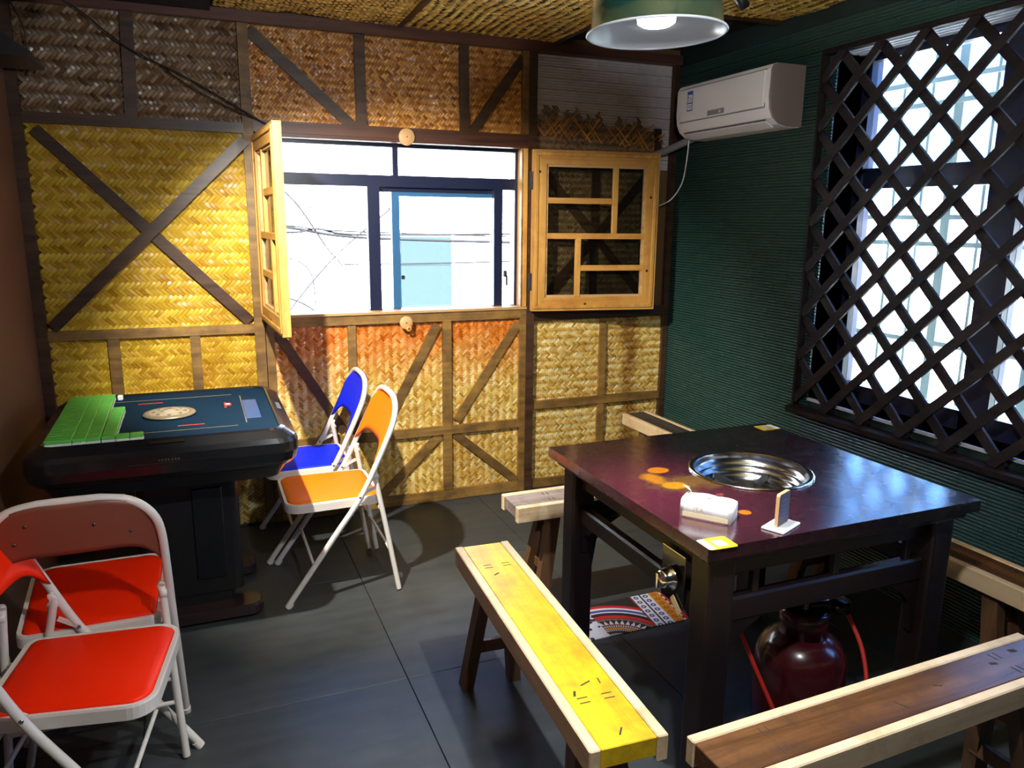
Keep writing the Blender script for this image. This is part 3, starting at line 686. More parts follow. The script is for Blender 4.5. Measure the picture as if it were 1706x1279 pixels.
# ---------------------------------------------------------------- shutters
def shutter(name, label, loc, rz, mirror, Wd=.70):
    """panel in local XZ, hinge edge at x=0, width .70, height .83; front face towards -y"""
    t = thing(name, label, 'window shutter', loc, rz, 'pine lattice shutters')
    H, f, th = .83, .072, .034
    sx_ = 1
    V = lambda u: u
    def frame_piece(pts, mat):
        m = MB(); n = 4
        m.add([(x, -th, z) for x, z in pts] + [(x, 0, z) for x, z in pts], [(0,1,2,3),(7,6,5,4),(0,4,5,1),(1,5,6,2),(2,6,7,3),(3,7,4,0)])
        m.build('frame_rail', M[mat], t)
    frame_piece([(0,0),(Wd,0),(Wd-f,f),(f,f)], 'pine_h'); frame_piece([(0,H),(f,H-f),(Wd-f,H-f),(Wd,H)], 'pine_h')
    frame_piece([(0,0),(f,f),(f,H-f),(0,H)], 'pine'); frame_piece([(Wd,0),(Wd,H),(Wd-f,H-f),(Wd-f,f)], 'pine')
    # raised outer bead
    b_ = MB()
    for (x0, z0, x1, z1) in ((.012,.012,Wd-.012,.030),(.012,H-.030,Wd-.012,H-.012),(.012,.030,.030,H-.030),(Wd-.030,.030,Wd-.012,H-.030)):
        b_.cbox(x0, -th-.006, z0, x1, -th+.001, z1, .002)
    b_.build('bead', M['pine'], t)
    iw, ih = Wd-2*f, H-2*f
    def X(u): u = 1-u if mirror else u; return f+u*iw
    def Z(v): return H-f-v*ih
    def mun(u0, v0, u1, v1, wd=.030):
        a, b = X(u0), X(u1); m = MB()
        if abs(u0-u1) < 1e-6: m.cbox(a-wd/2, -th+.004, Z(v1), a+wd/2, -.008, Z(v0), .002); mm = 'pine'
        else: m.cbox(min(a,b), -th+.006, Z(v0)-wd/2, max(a,b), -.008, Z(v0)+wd/2, .002); mm = 'pine_h'
        m.build('glazing_bar', M[mm], t)
    mun(0, .265, .66, .265); mun(.69, 0, .69, .51); mun(0, .53, 1, .53); mun(.33, .55, .33, 1); mun(.36, .775, 1, .775)
    ib = MB()
    for (x0, z0, x1, z1) in ((f, f, Wd-f, f+.012), (f, H-f-.012, Wd-f, H-f), (f, f, f+.012, H-f), (Wd-f-.012, f, Wd-f, H-f)):
        ib.box(x0, -th+.008, z0, x1, -.006, z1)
    ib.build('inner_bead', M['sill'], t)
    MB().box(f, -.014, f, Wd-f, -.011, H-f).build('glass_pane', M['shutter_glass'], t)
    for (x, z) in ((Wd-.045, .60), (Wd-.05, .21), (.035, .72), (.30, .035)):
        MB().lathe([(0,-th-.0012),(.006,-th-.0012),(.008,-th+.0005)], 12, cen=(x,0,z), axis='y').build('knot', M['char'], t)
    for z in (.11, H-.20):
        k = MB(); k.tube([(-.006,-.006,z),(-.006,-.006,z+.09)], .006, 8); k.box(-.004,-.034,z,.0,-.006,z+.09); k.build('hinge', M['black_rub'] if not mirror else M['steel'], t)
    return t
# right shutter folded open against the wall
shutter('window_shutter', 'pine lattice shutter swung flat against the wall right of the window', (-.897, -.040, 1.025), math.atan2(-.105, .70), False)
# left shutter standing out from the wall
ls = shutter('window_shutter', 'pine lattice shutter standing out into the room left of the window', (-2.235, -.030, 1.030), math.atan2(-.60, .030), True, .615)
for z in (1.645, 1.135): MB().cbox(-2.266, -.050, z, -2.246, -.018, z+.105, .002).build('hinge_leaf', M['black_rub'], wall_back)
for c in kids(ls):
    if c.name.startswith('hinge'): c.data.materials.clear(); c.data.materials.append(M['black_rub'])

# ---------------------------------------------------------------- right window, lattice, outdoors
w2 = tag(MB().box(.15, OY1, OZ0, .21, OY0-.0, OZ0+.075).box(.15, OY1, OZ1-.035, .21, OY0, OZ1).box(.15, OY0-.045, OZ0, .21, OY0, OZ1).box(.15, OY1, OZ0, .21, OY1+.05, OZ1).box(.155, OY1, 1.645, .205, OY0, 1.730).box(.15, -1.915, OZ0, .21, -1.80, OZ1).box(.15, -2.60, OZ0, .21, -2.52, OZ1).build('window_2', M['navy']), kind='structure')
MB().box(.17, -1.865, OZ0+.07, .205, -1.838, 1.645).build('sash_edge', M['navy_blue'], w2)
for (y0, y1, z0, z1) in ((-1.80, OY0-.045, OZ0+.075, 1.645), (-1.80, OY0-.045, 1.73, OZ1-.035), (-2.52, -1.915, OZ0+.075, 1.645), (-2.52, -1.915, 1.73, OZ1-.035), (OY1+.05, -2.60, OZ0+.075, 1.645), (OY1+.05, -2.60, 1.73, OZ1-.035)):
    MB().box(.178, y0, z0, .182, y1, z1).build('window_pane', M['glass'], w2)
tag(MB().box(.0, OY1, OZ0-.012, .15, OY0, OZ0).build('trim_6', M['reveal']), kind='structure')
hd = tag(MB().box(.0, OY1, OZ1, .15, OY0, OZ1+.01).build('trim_7', M['reveal']), kind='structure')
for k in range(4): MB().box(.012+k*.034, OY1, OZ1-.008, .032+k*.034, OY0, OZ1).build('slat', M['reveal'], hd)
tag(MB().box(.012, OY0, OZ0, .15, OY0+.01, OZ1).build('trim_8', M['green_wall']), kind='structure')

lat = thing('lattice_screen', 'dark wooden diamond lattice screen covering the window on the green wall', 'lattice', (0,0,0))
LY0, LY1, LZ0, LZ1 = -1.118, -2.62, .680, 2.195
def clip45(c, sgn):
    # line  z = sgn*y + c  inside the rectangle
    pts = []
    for y in (LY0, LY1):
        z = sgn*y+c
        if LZ0 <= z <= LZ1: pts.append((y, z))
    for z in (LZ0, LZ1):
        y = (z-c)/sgn
        if LY1 < y < LY0: pts.append((y, z))
    return pts[:2] if len(pts) >= 2 else None
for fam, sg in ((0, 1), (1, -1)):
    for k in range(-30, 31):
        c0 = 1.786 - sg*(-1.606) + k*.197
        q = clip45(c0, sg)
        if q and math.hypot(q[0][0]-q[1][0], q[0][1]-q[1][1]) > .05:
            x = -.014 if fam == 0 else -.026
            MB().beam((x, q[0][0], q[0][1]), (x, q[1][0], q[1][1]), .036, .012, (-1,0,0)).build('slat', M['lattice'], lat)
for (a, b, w) in (((LY0+.004, LZ0), (LY0+.004, LZ1), .012), ((LY1, LZ0), (LY1, LZ1), .03)):
    MB().beam((-.004, a[0], a[1]), (-.004, b[0], b[1]), w, .036, (-1,0,0)).build('frame_post', M['lattice'], lat)
MB().cbox(-.075, LY1, .655, -.002, LY0+.012, .680, .003).build('ledge', M['lattice'], lat)
MB().cbox(-.040, LY1, 2.190, -.002, LY0+.012, 2.212, .003).build('top_rail', M['lattice'], lat)

# security cage outside the right window
cg = thing('window_cage', 'light blue steel security bars outside the latticed window', 'security bars', (0,0,0))
for k in range(24):
    y = .1-.155*k; MB().box(.60, y, .35, .615, y+(.045 if k % 3 == 0 else .014), 2.75).build('bar', M['blue_paint'], cg)
for z in (.36, .95, 1.40, 1.52, 2.02, 2.12, 2.74): MB().box(.59, -3.6, z, .60, .1, z+.022).build('rail', M['blue_paint'], cg)
tag(MB().box(.24, -6.5, 2.80, 1.5, .6, 2.86).build('sun_awning', M['reveal']), kind='structure')  # awning slab added and lengthened to keep the sun off the bars
# buildings outside
b1 = thing('building', 'overexposed white building across the lane behind the back window', 'building', (0,6.2,-3))
MB().box(-7, 0, 0, .45, .5, 8).box(.60, .6, 0, 8, 1.1, 8.5).build('facade', M['white_build'], b1)
MB().box(-.08, -.22, 3.1, .60, -.18, 4.28).build('sheet_panel', M['pale_blue'], b1)
MB().box(.60, -.18, 3.0, .66, -.12, 4.9).build('downpipe', M['blue_paint'], b1)
for i in range(3):
    for j in range(3): MB().box(-4.4+i*1.7, -.03, .9+j*2.0, -3.5+i*1.7, 0, 2.2+j*2.0).build('window', M['white_shade'], b1)
b2 = thing('building', 'pale blue and white facade beyond the latticed window', 'building', (3.6,-2,-3))
MB().box(0, -6, 0, .5, 6, 4.7).build('facade', M['white_shade'], b2)
for i in range(10):
    for j in range(2): MB().box(-.06, -5+i*1.1, .8+j*1.9, 0, -4.5+i*1.1, 2.0+j*1.9).build('shop_window', M['blue_paint'], b2)
for j in range(5): MB().box(-.05, -6, 2.2+j*.42, 0, 6, 2.24+j*.42).build('ledge', M['blue_paint'], b2)
gr = MB().box(-14, .8, -3.2, 14, 20, -3).box(.8, -14, -3.2, 14, .8, -3).build('ground', plain('pale street', (.85,.82,.76), .9)); tag(gr, kind='structure')
CL = ['thick sagging black cable bundle crossing the lane behind the left window pane', 'second cable of the bundle, crossing just under the thickest one', 'thin cable running along the lower side of the bundle', 'cable dropping steeply rightwards behind the left window pane', 'cable rising to the right from the lower left of the window', 'fine nearly level cable highest behind the left window pane', 'very fine cable rising gently right above the bundle', 'short looped cable hanging at the left edge of the window view', 'fine level cable low across the window view', 'short cable slanting down at the lower left window corner']
def cable(pts, r, n):
    n = CL.pop(0)
    return tag(MB().tube(smooth_path(pts, 6), r, 6).build('overhead_cable', M['cable']), n, 'cable', 'overhead cables outside the back window')
cl = 'thin grey overhead cable strung outside the back window'
for pts, r in (([(-2.6,3,1.50),(-1.8,3,1.42),(-1.14,3,1.335),(.8,3,1.28)], .012), ([(-2.6,3.1,1.42),(-1.8,3,1.38),(-1.55,3,1.41),(-1.14,3,1.36),(.8,3,1.38)], .009), ([(-2.6,3,1.48),(-1.8,3,1.435),(-1.3,3,1.39),(.8,3.2,1.33)], .006),
               ([(-2.1,3,1.95),(-1.737,3,1.637),(-1.407,3,1.161),(-1.147,3,1.107),(.6,3,1.12)], .007), ([(-1.95,3,.5),(-1.802,3,.74),(-1.4,3,1.19),(-.9,3,1.6)], .006),
               ([(-2.4,3,1.56),(-1.787,3,1.60),(-1.133,3,1.571),(.6,3,1.75)], .004), ([(-2.4,3,1.36),(-1.64,3,1.44),(-.2,3,1.62)], .003),
               ([(-2.0,3,1.10),(-1.80,3,1.16),(-1.64,3,1.062),(-1.60,3,.85),(-1.614,3,.6)], .005), ([(-2.2,3,1.08),(-1.6,3,1.09),(.6,3,1.09)], .003), ([(-2.2,3,.95),(-1.75,3,.80),(-1.55,3,.66)], .008)):
    cable(pts, r, cl)

# ---------------------------------------------------------------- lamps
def pendant(loc, tilt, mat_led, energy, color, label, shade_mat, size=1.0, cone=146):
    t = thing('pendant_lamp', label, 'lamp', loc)
    R = .147*size; Hs = .062
    m = MB().lathe([(R, 0), (R*.945, .010), (R*.93, .045), (R*.90, .072), (R*.80, .090), (R*.42, .104), (R*.32, .112), (R*.27, .150), (.02, .165), (.0, .165)], 48); sh = m.build('shade', shade_mat, t)
    m = MB().lathe([(R-.002, .001), (R*.92, .012), (R*.905, .045), (R*.86, .068), (R*.70, .082), (R*.30, .090), (0, .092)][::-1], 48); m.build('shade_lining', M['lamp_in'], t)
    MB().tube([(R*math.cos(a), R*math.sin(a), .001) for a in np.linspace(0, 2*PI, 49)], .0028, 6, False).build('rim', M['lamp_in'], t)
    MB().lathe([(0,.090),(.040,.088),(.042,.050),(.036,.046)], 24).build('lamp_holder', M['steel_dark'], t)
    MB().lathe([(.040,.047),(.0425,.038),(.040,.022),(.030,.016),(0,.014)], 28).build('bulb', mat_led, t)
    t.rotation_euler = tilt
    inv = t.matrix_basis.inverted() if False else None
    top = Matrix.Rotation(tilt[1], 4, 'Y') @ Vector((0,0,.165)); 
    cord_top = (0,0,(2.40-loc[2]))
    MB().tube(smooth_path([(0,0,.16),(0,0,.16+.3*(2.40-loc[2]-.16)),(0,0,cord_top[2])], 4), .004, 8).build('cord', M['black_rub'], t)
    ld = bpy.data.lights.new('pendant_light', 'SPOT'); ld.spot_size = math.radians(cone); ld.spot_blend = .9; ld.energy = energy; ld.color = color; ld.shadow_soft_size = .022
    lo = bpy.data.objects.new('pendant_light', ld); COL.objects.link(lo); lo.parent = t; lo.location = (0,0,-.002)
    return t
# tilt of the lamp in the frame: left rim hangs lower, about the viewing direction
q = Matrix.Rotation(math.radians(-1.5), 3, Vector((math.sin(.56), math.cos(.56), 0)))
pendant((-1.60, -2.30, 1.890), q.to_euler(), M['led'], LAMP_COOL, (.90,.96,1.0), 'dark green enamel pendant lamp, lit, hanging above the front bench', M['lamp_green'], cone=96)
def spotlight(loc, aim, energy, cone, label, r=.032, lit=True):
    t = thing('ceiling_spotlight', label, 'spotlight', loc)
    d = (Vector(aim)-Vector(loc)).normalized(); q = d.to_track_quat('-Z', 'Y').to_euler()
    MB().tube([(0,0,0), (0,0,2.388-loc[2])], .006, 8).build('stem', M['black_rub'], t)
    MB().lathe([(0,2.388-loc[2]), (.035,2.388-loc[2]), (.035,2.374-loc[2]), (0,2.372-loc[2])], 20).build('ceiling_rose', M['black_satin'], t)
    cn = MB().lathe([(0,.075),(r*.75,.073),(r*.85,.060),(r,.0),(r,-.045),(r*.93,-.045),(r*.86,-.020),(0,-.018)], 28).build('can', M['black_satin'], t); cn.rotation_euler = q
    MB().lathe([(0,-.020),(r*.8,-.020),(r*.84,-.0185)], 24).build('bulb', M['led_warm'] if lit else M['paper'], cn)
    if lit:
        ld = bpy.data.lights.new('spot_light', 'SPOT'); ld.energy = energy; ld.color = (1,.95,.84); ld.spot_size = math.radians(cone); ld.spot_blend = .6; ld.shadow_soft_size = .02
        lo = bpy.data.objects.new('spot_light', ld); COL.objects.link(lo); lo.parent = t; lo.location = d*.05; lo.rotation_euler = q
    return t
spotlight((-2.53,-1.50,2.12), (-1.50,0,.46), SPOT_WARM, 87, 'black ceiling spotlight aimed at the folding chairs by the woven wall')
bb = thing('pendant_lamp', 'unseen fill bulb added behind the camera to brighten the room', 'lamp', (-1.90,-3.10,1.97))  # fill lamp without a seen source, put in for chairs, ceiling and upper walls
MB().tube([(0,0,.05),(0,0,.42)], .004, 8).build('cord', M['black_rub'], bb); MB().lathe([(0,.075),(.018,.072),(.020,.035),(.014,.030)], 16).build('lamp_holder', M['steel_dark'], bb)
MB().lathe([(.012,.034),(.028,.020),(.034,.0),(.028,-.020),(.014,-.031),(0,-.034)], 20).build('bulb', M['led'], bb)
ld = bpy.data.lights.new('fill_light', 'POINT'); ld.energy = FILL_BACK; ld.color = (.90,.95,1.0); ld.shadow_soft_size = .04
lo = bpy.data.objects.new('fill_light', ld); COL.objects.link(lo); lo.parent = bb; lo.location = (0,0,-.08)
# small spot on the ceiling
spotlight((-.56,-1.21,2.335), (-.2,-1.6,1.6), 0, 60, 'small unlit black spotlight on the woven ceiling right of the green lamp', .020, False)

# ---------------------------------------------------------------- air conditioner
ac = thing('air_conditioner', 'white split air conditioner high on the green wall beside the lattice', 'air conditioner', (-.001, -.98, 1.915))
# profile in (x outwards = -x, z); length along +y
prof = [(0,.0),(.075,.0),(.125,.010),(.160,.035),(.178,.070),(.184,.12),(.182,.235),(.172,.255),(.150,.262),(0,.262)]
Lc = .715
def acprism(y0, y1, pr, smooth=False):
    n = len(pr); V = [(-x, y0, z) for x, z in pr]+[(-x, y1, z) for x, z in pr]
    F = [tuple(range(n))[::-1], tuple(range(n, 2*n))]
    F += [(k, (k+1) % n, n+(k+1) % n, n+k) for k in range(n)]
    m = MB(); m.add(V, F, False); return m
acprism(.012, Lc-.012, prof).build('body', M['white_plastic'], ac)
def sprof(s): return [(x*s, .131+(z-.131)*s) for x, z in prof]
acprism(0, .012, sprof(.985)).build('end_cap', M['grey_plastic'], ac); acprism(Lc-.012, Lc, sprof(.985)).build('end_cap', M['white_plastic'], ac)
MB().cbox(-.190, .040, .082, -.180, Lc-.035, .236, .003).build('front_panel', M['white_plastic'], ac)
MB().box(-.1815, .036, .078, -.1805, Lc-.031, .0815).box(-.1815, .036, .236, -.1805, Lc-.031, .2395).box(-.1815, .036, .078, -.1805, .0395, .24).build('panel_gap', M['grey_line'], ac)
MB().beam((-.158, .05, .030), (-.158, Lc-.05, .030), .006, .004, (-.7,0,-.7)).build('louvre_gap', M['grey_line'], ac)
MB().beam((-.135, .05, .014), (-.135, Lc-.05, .014), .05, .006, (-.45,0,-.9)).build('louvre', M['white_plastic'], ac)
MB().box(-.1905, .31, .088, -.1895, .44, .112).build('display_strip', plain('grey display', (.30,.30,.30), .3), ac)
MB().box(-.1912, .335, .094, -.1904, .350, .104).build('display_lamp', plain('display dot', (.8,.8,.8), .3), ac)
lb = MB().box(-.1908, .565, .128, -.190, .612, .222).build('energy_label', M['label_blue'], ac)
MB().box(-.1914, .569, .133, -.1907, .608, .162).box(-.1914, .569, .168, -.1907, .608, .205).build('label_field', M['paper'], lb)
k = MB()
for (y, z, w, h) in ((.575,.186,.010,.003),(.575,.178,.018,.002),(.597,.188,.008,.010),(.602,.172,.003,.012),(.575,.150,.028,.002),(.575,.143,.022,.002)): k.box(-.1919, y, z, -.1913, y+w, z+h)
k.build('label_marks', M['label_blue'], lb)
tag(MB().tube(smooth_path([(-.08,-.27,1.925),(-.10,-.20,1.905),(-.13,-.10,1.875),(-.16,.01,1.850)], 5), .019, 12).build('refrigerant_pipe', plain('wrapped pipe', (.30,.29,.32), .6)), 'grey wrapped pipe running from the air conditioner into the wall corner', 'pipe')
tag(MB().tube(smooth_path([(-.11,-.285,1.915),(-.10,-.255,1.80),(-.10,-.225,1.70),(-.11,-.15,1.62),(-.13,-.06,1.585)], 6), .0035, 8).build('drain_hose', M['white_plastic']), 'thin white hose curling down below the air conditioner', 'hose')

# cables on the wall
tag(MB().tube(smooth_path([(-3.02,-.02,2.37),(-2.91,-.03,2.317),(-2.745,-.028,2.19),(-2.50,-.03,2.075),(-2.212,-.035,1.915)], 5), .0035, 6).build('wall_cable', M['black_rub']), 'upper black cable sagging across the upper left woven mat', 'cable')
tag(MB().tube(smooth_path([(-2.60,-.02,2.11),(-2.50,-.03,2.045),(-2.35,-.03,1.97),(-2.215,-.035,1.92),(-2.20,-.035,1.90)], 5), .003, 6).build('wall_cable', M['black_rub']), 'lower black cable just under the first on the upper left mat', 'cable')
tag(MB().tube(smooth_path([(-3.15,-.03,2.33),(-3.11,-.03,2.22),(-3.115,-.03,2.05)], 5), .003, 6).build('wall_cable', M['black_rub']), 'short black cable hanging in the upper left room corner', 'cable')
MBs = MB(); MBs.add([(XL+.001,-.42,2.06),(XL+.16,-.42,2.06),(XL+.16,-.42,2.075),(XL+.06,-.42,2.15),(XL+.001,-.42,2.15),(XL+.001,-.12,2.06),(XL+.16,-.12,2.06),(XL+.16,-.12,2.075),(XL+.06,-.12,2.15),(XL+.001,-.12,2.15)], [(0,1,2,3,4),(9,8,7,6,5),(0,5,6,1),(1,6,7,2),(2,7,8,3),(3,8,9,4),(4,9,5,0)])
wb = tag(MBs.build('wall_box', M['black_satin']), 'black box mounted high in the upper left corner of the room', 'wall box')

# ---------------------------------------------------------------- folding chairs
def chair(name, label, loc, rz, pad, prof=None, seat_lift=0.0, back_mat='chair_back_rear', rear=None, zlow=.612):
    t = thing(name, label, 'chair', loc, rz, 'white framed folding chairs')
    P = prof or [(.223,.210,.006),(.035,.208,.265),(-.075,.205,.415),(-.150,.203,.56),(-.205,.198,.680),(-.228,.180,.740),(-.240,.135,.780),(-.244,.070,.796)]
    half = smooth_path(P, 5)
    path = [Vector((p.x, p.y, p.z)) for p in half] + [Vector((P[-1][0], 0, P[-1][2]+.001))] + [Vector((p.x, -p.y, p.z)) for p in half[::-1]]
    MB().tube(path, .0115, 12).build('back_frame', M['white_frame'], t)
    for sg in (1, -1):
        f = Vector((P[0][0], sg*P[0][1], 0)); d = (Vector((P[1][0], sg*P[1][1], P[1][2]))-f).normalized()
        MB().tube([f+d*.0, f+d*.022], .0135, 12).build('foot_cap', M['white_frame'], t)
    R0, R1 = rear or ((-.140,.505), (-.221,.006))
    for sg in (1, -1):
        lg = MB().tube(smooth_path([(R0[0]-.006, sg*.186, R0[1]+.012), (R0[0], sg*.188, R0[1]-.01), ((R0[0]+R1[0])/2, sg*.200, (R0[1]+R1[1])/2), (R1[0], sg*.214, R1[1])], 4), .0105, 12).build('rear_leg', M['white_frame'], t)
        kk = MB(); kk.lathe([(0,-.010),(.013,-.008),(.013,.008),(0,.010)], 14, cen=(R0[0]-.002, sg*.190, R0[1]-.012), axis='y'); kk.build('pivot_knuckle', M['white_frame'], lg)
        tz = .42; tx = P[2][0]
        MB().beam((tx+.005, sg*.194, tz+.0), (R0[0]+.004, sg*.194, R0[1]-.055), .013, .004, (0, sg, 0)).build('folding_link', M['white_frame'], t)
        MB().lathe([(0,-.012),(.006,-.011),(.006,.011),(0,.012)], 10, cen=(tx, sg*.205, tz), axis='y').build('rivet', M['steel'], t)
    # crossbars
    a = half; 
    def at_z(z):
        for i in range(len(half)-1):
            if half[i].z <= z <= half[i+1].z:
                q = (z-half[i].z)/(half[i+1].z-half[i].z); return half[i].lerp(half[i+1], q)
        return half[-1]
    c = at_z(.155); MB().tube([(c.x, c.y, c.z), (c.x, -c.y, c.z)], .0065, 8).build('crossbar', M['white_frame'], t)
    q = .30; rx = R1[0]+(R0[0]-R1[0])*(.17/R0[1]); MB().tube([(rx, .206, .17), (rx, -.206, .17)], .0065, 8).build('crossbar', M['white_frame'], t)
    MB().tube([(R0[0]-.015, .19, .36), (R0[0]-.015, -.19, .36)], .0065, 8).build('crossbar', M['white_frame'], t)
    # seat pan with rolled rim, and pad
    def outline(d):
        pts = []
        for (cx, cy, a0, r) in ((-.168+.035, -.178+.035, PI, .035-d), (.210-.06, -.188+.06, 1.5*PI, .06-d), (.210-.06, .188-.06, 0, .06-d), (-.168+.035, .178-.035, .5*PI, .035-d)):
            for k in range(8):
                a = a0+.5*PI*k/7; pts.append((cx+r*math.cos(a), cy+r*math.sin(a)))
        return pts
    def lift(V): return [(x, y, z + seat_lift*max(0, (x+.165)/.37)) for x, y, z in V]
    O = outline(0); I = outline(.013); n = len(O)
    V = [(x, y, .374) for x, y in O]+[(x, y, .404) for x, y in O]+[(x*.99, y*.99, .410) for x, y in O]+[(x, y, .408) for x, y in I]+[(x, y, .398) for x, y in I]
    F = []
    for k in range(n):
        k2 = (k+1) % n
        for l in range(4): F.append((l*n+k, l*n+k2, (l+1)*n+k2, (l+1)*n+k))
    F.append(tuple(range(4*n, 5*n))); 
    m = MB(); m.add(lift(V), F, False); m.build('seat_pan', M['white_frame'], t)
    Pd = outline(.015); V = [(x, y, .400) for x, y in Pd]; F = []; lv = ((1,.409),(.97,.414),(.88,.4175),(.6,.4195),(.3,.4205))
    for s, z in lv: V += [(x*s+.012*(1-s), y*s, z) for x, y in Pd]
    for l in range(len(lv)):
        for k in range(n): k2 = (k+1) % n; F.append((l*n+k, l*n+k2, (l+1)*n+k2, (l+1)*n+k))
    F.append(tuple(range(len(lv)*n, (len(lv)+1)*n)))
    m = MB(); m.add(lift(V), F, True); m.build('seat_pad', M[pad], t)
    # backrest between the tubes
    zs = np.array([p.z for p in half]); ysv = np.array([p.y for p in half]); xv = np.array([p.x for p in half])
    NC, NR = 24, 10; Vf = []; 
    def sheet(dx, shrink, th):
        V = []; F = []
        for i in range(NC+1):
            s = -1+2*i/NC; y = s*(.196-shrink); ay = abs(y)
            # top follows the arch
            up_ = [(yy, zz) for yy, zz in zip(ysv, zs) if zz > .55]; up_.sort()
            ztop = np.interp(ay, [q[0] for q in up_]+[.2035], [q[1] for q in up_]+[.56]) - shrink*.8
            zb = zlow - .062*abs(s)**6 + shrink*.5
            zb = min(zb, ztop-.004)
            for j in range(NR+1):
                z = zb+(ztop-zb)*j/NR; x = np.interp(z, zs, xv) - .020*(1-s*s) + dx
                V.append((x, y, z))
        m_ = (NC+1)*(NR+1); V2 = V+[(x-th, y, z) for x, y, z in V]
        for i in range(NC):
            for j in range(NR):
                a = i*(NR+1)+j; b = a+NR+1; F.append((a, b, b+1, a+1)); F.append((m_+a, m_+a+1, m_+b+1, m_+b))
        for i in range(NC):
            a = i*(NR+1); b = a+NR+1; F.append((a, m_+a, m_+b, b)); F.append((a+NR, b+NR, m_+b+NR, m_+a+NR))
        for j in range(NR):
            a = j; F.append((a, a+1, m_+a+1, m_+a)); a = NC*(NR+1)+j; F.append((a, m_+a, m_+a+1, a+1))
        m = MB(); m.add(V2, F, True); return m
    rr = sheet(.004, .0, .004).build('backrest', M[back_mat], t)
    sheet(.014, .003, .010).build('back_pad', M[pad], t)
    for (y, z) in ((-.13,.70),(.13,.70),(-.05,.735),(.10,.75)):
        x = float(np.interp(z, zs, xv)) - .020*(1-(y/.196)**2)
        MB().lathe([(0,-.002),(.004,-.001),(.0045,.002)], 8, cen=(x-.001, y, z), axis='x').build('screw', M['steel_dark'], rr)
    return t
chair('folding_chair', 'orange padded folding chair nearest the benches, beside the mahjong table', (-2.077,-.712,0), PI, 'pad_orange')
chair('folding_chair', 'blue padded white folding chair tucked between wall and orange chair', (-2.108,-.272,0), PI, 'pad_blue')
chair('folding_chair', 'red orange folding chair showing its bare back, closest to the mahjong table front', (-2.878,-1.455,0), PI/2+math.radians(0), 'pad_red',
      prof=[(-.020,.212,.006),(-.115,.210,.25),(-.165,.207,.41),(-.205,.205,.56),(-.232,.200,.685),(-.246,.180,.745),(-.252,.135,.785),(-.255,.070,.800)], seat_lift=.032, rear=((-.195,.50),(-.245,.006)), zlow=.656)
chair('folding_chair', 'red orange folding chair at the bottom left, seat facing right', (-2.880,-1.835,0), math.radians(-9), 'pad_red', prof=[(.223,.210,.006),(.048,.208,.265),(-.053,.205,.415),(-.123,.203,.56),(-.177,.198,.680),(-.199,.180,.740),(-.211,.135,.780),(-.215,.070,.796)], rear=((-.105,.505), (-.221,.006)))

# ---------------------------------------------------------------- mahjong table
mt_ = thing('mahjong_table', 'black automatic mahjong table with dark blue cloth against the woven wall', 'game table', (-2.672,-.715,0))
hx, hy = .425, .425
def ring(pA, zA, pB, zB):
    n = len(pA); return [(x, y, zA) for x, y in pA]+[(x, y, zB) for x, y in pB], [(k, (k+1) % n, n+(k+1) % n, n+k) for k in range(n)]
lv = [(.33,.050,.590),(.36,.05,.596),(.385,.06,.640),(.388,.06,.648),(.405,.065,.652),(.418,.07,.668),(.425,.07,.700),(.425,.07,.735),(.418,.07,.752),(.385,.055,.774),(.372,.045,.779),(.366,.040,.776),(.364,.040,.768)]
m = MB(); prev = None
for h, r, z in lv:
    p_ = rrect(-h, -h, h, h, r, 6)
    if prev: V, F = ring(prev[0], prev[1], p_, z); m.add(V, F, False)
    prev = (p_, z)
p0 = rrect(-lv[0][0], -lv[0][0], lv[0][0], lv[0][0], lv[0][1], 6); m.add([(x, y, .590) for x, y in p0], [tuple(range(len(p0)))[::-1]])
m.build('body', M['black_gloss'], mt_)
MB().prism(rrect(-.364, -.364, .364, .364, .04, 5), .755, .770).build('playing_surface', M['baize'], mt_)
for s in (0, 1, 2, 3):
    a = s*PI/2; c, sn = math.cos(a), math.sin(a)
    def rot(x, y): return (x*c-y*sn, x*sn+y*c)
    a1 = rot(-.23, -.262); b1 = rot(.23, -.262)
    MB().beam((a1[0], a1[1], .7705), (b1[0], b1[1], .7705), .004, .001, (0,0,1)).build('slot_line', M['gold'], mt_)
    a1 = rot(.03, -.20); b1 = rot(.12, -.20); MB().beam((a1[0], a1[1], .7705), (b1[0], b1[1], .7705), .008, .001, (0,0,1)).build('slot_mark', M['red_hose'], mt_)
    a1 = rot(-.055, -.394); b1 = rot(.055, -.394)
    MB().beam((a1[0], a1[1], .7695), (b1[0], b1[1], .7695), .016, .0015, (sn*.3, -c*.3, 1)).build('scoring_slot', M['steel_dark'], mt_)
k = MB()
for i in range(7): k.box(-.03+i*.010, -.4265, .713, -.024+i*.010, -.4245, .720)
k.build('badge', plain('worn silver badge', (.10,.10,.09), .4, metal=.5), mt_)
MB().box(-.12, -.4262, .706, .16, -.4248, .7075).build('chrome_line', M['steel_dark'], mt_)
dsk = MB().lathe([(0,.772),(.090,.772),(.093,.776),(.090,.780),(.072,.783),(.070,.781)], 40, cen=(0,-.015,0)).build('control_disc', M['gold'], mt_)
MB().lathe([(.070,.7815),(.040,.784),(.024,.784),(.022,.790),(0,.792)], 32, cen=(0,-.015,0)).build('dice_dome', plain('smoky dome', (.30,.26,.20), .15), dsk)
for i in range(8):
    a = i*PI/4; MB().box(-.006,-.006,0,.006,.006,.003).build('button', M['gold'], dsk).location = (.054*math.cos(a), -.015+.054*math.sin(a), .783)
MB().cbox(.196, .055, .770, .222, .085, .776, .001).build('red_tag', M['red_hose'], mt_); MB().box(.202, .062, .776, .216, .078, .7765).build('tag_mark', M['paper'], mt_)
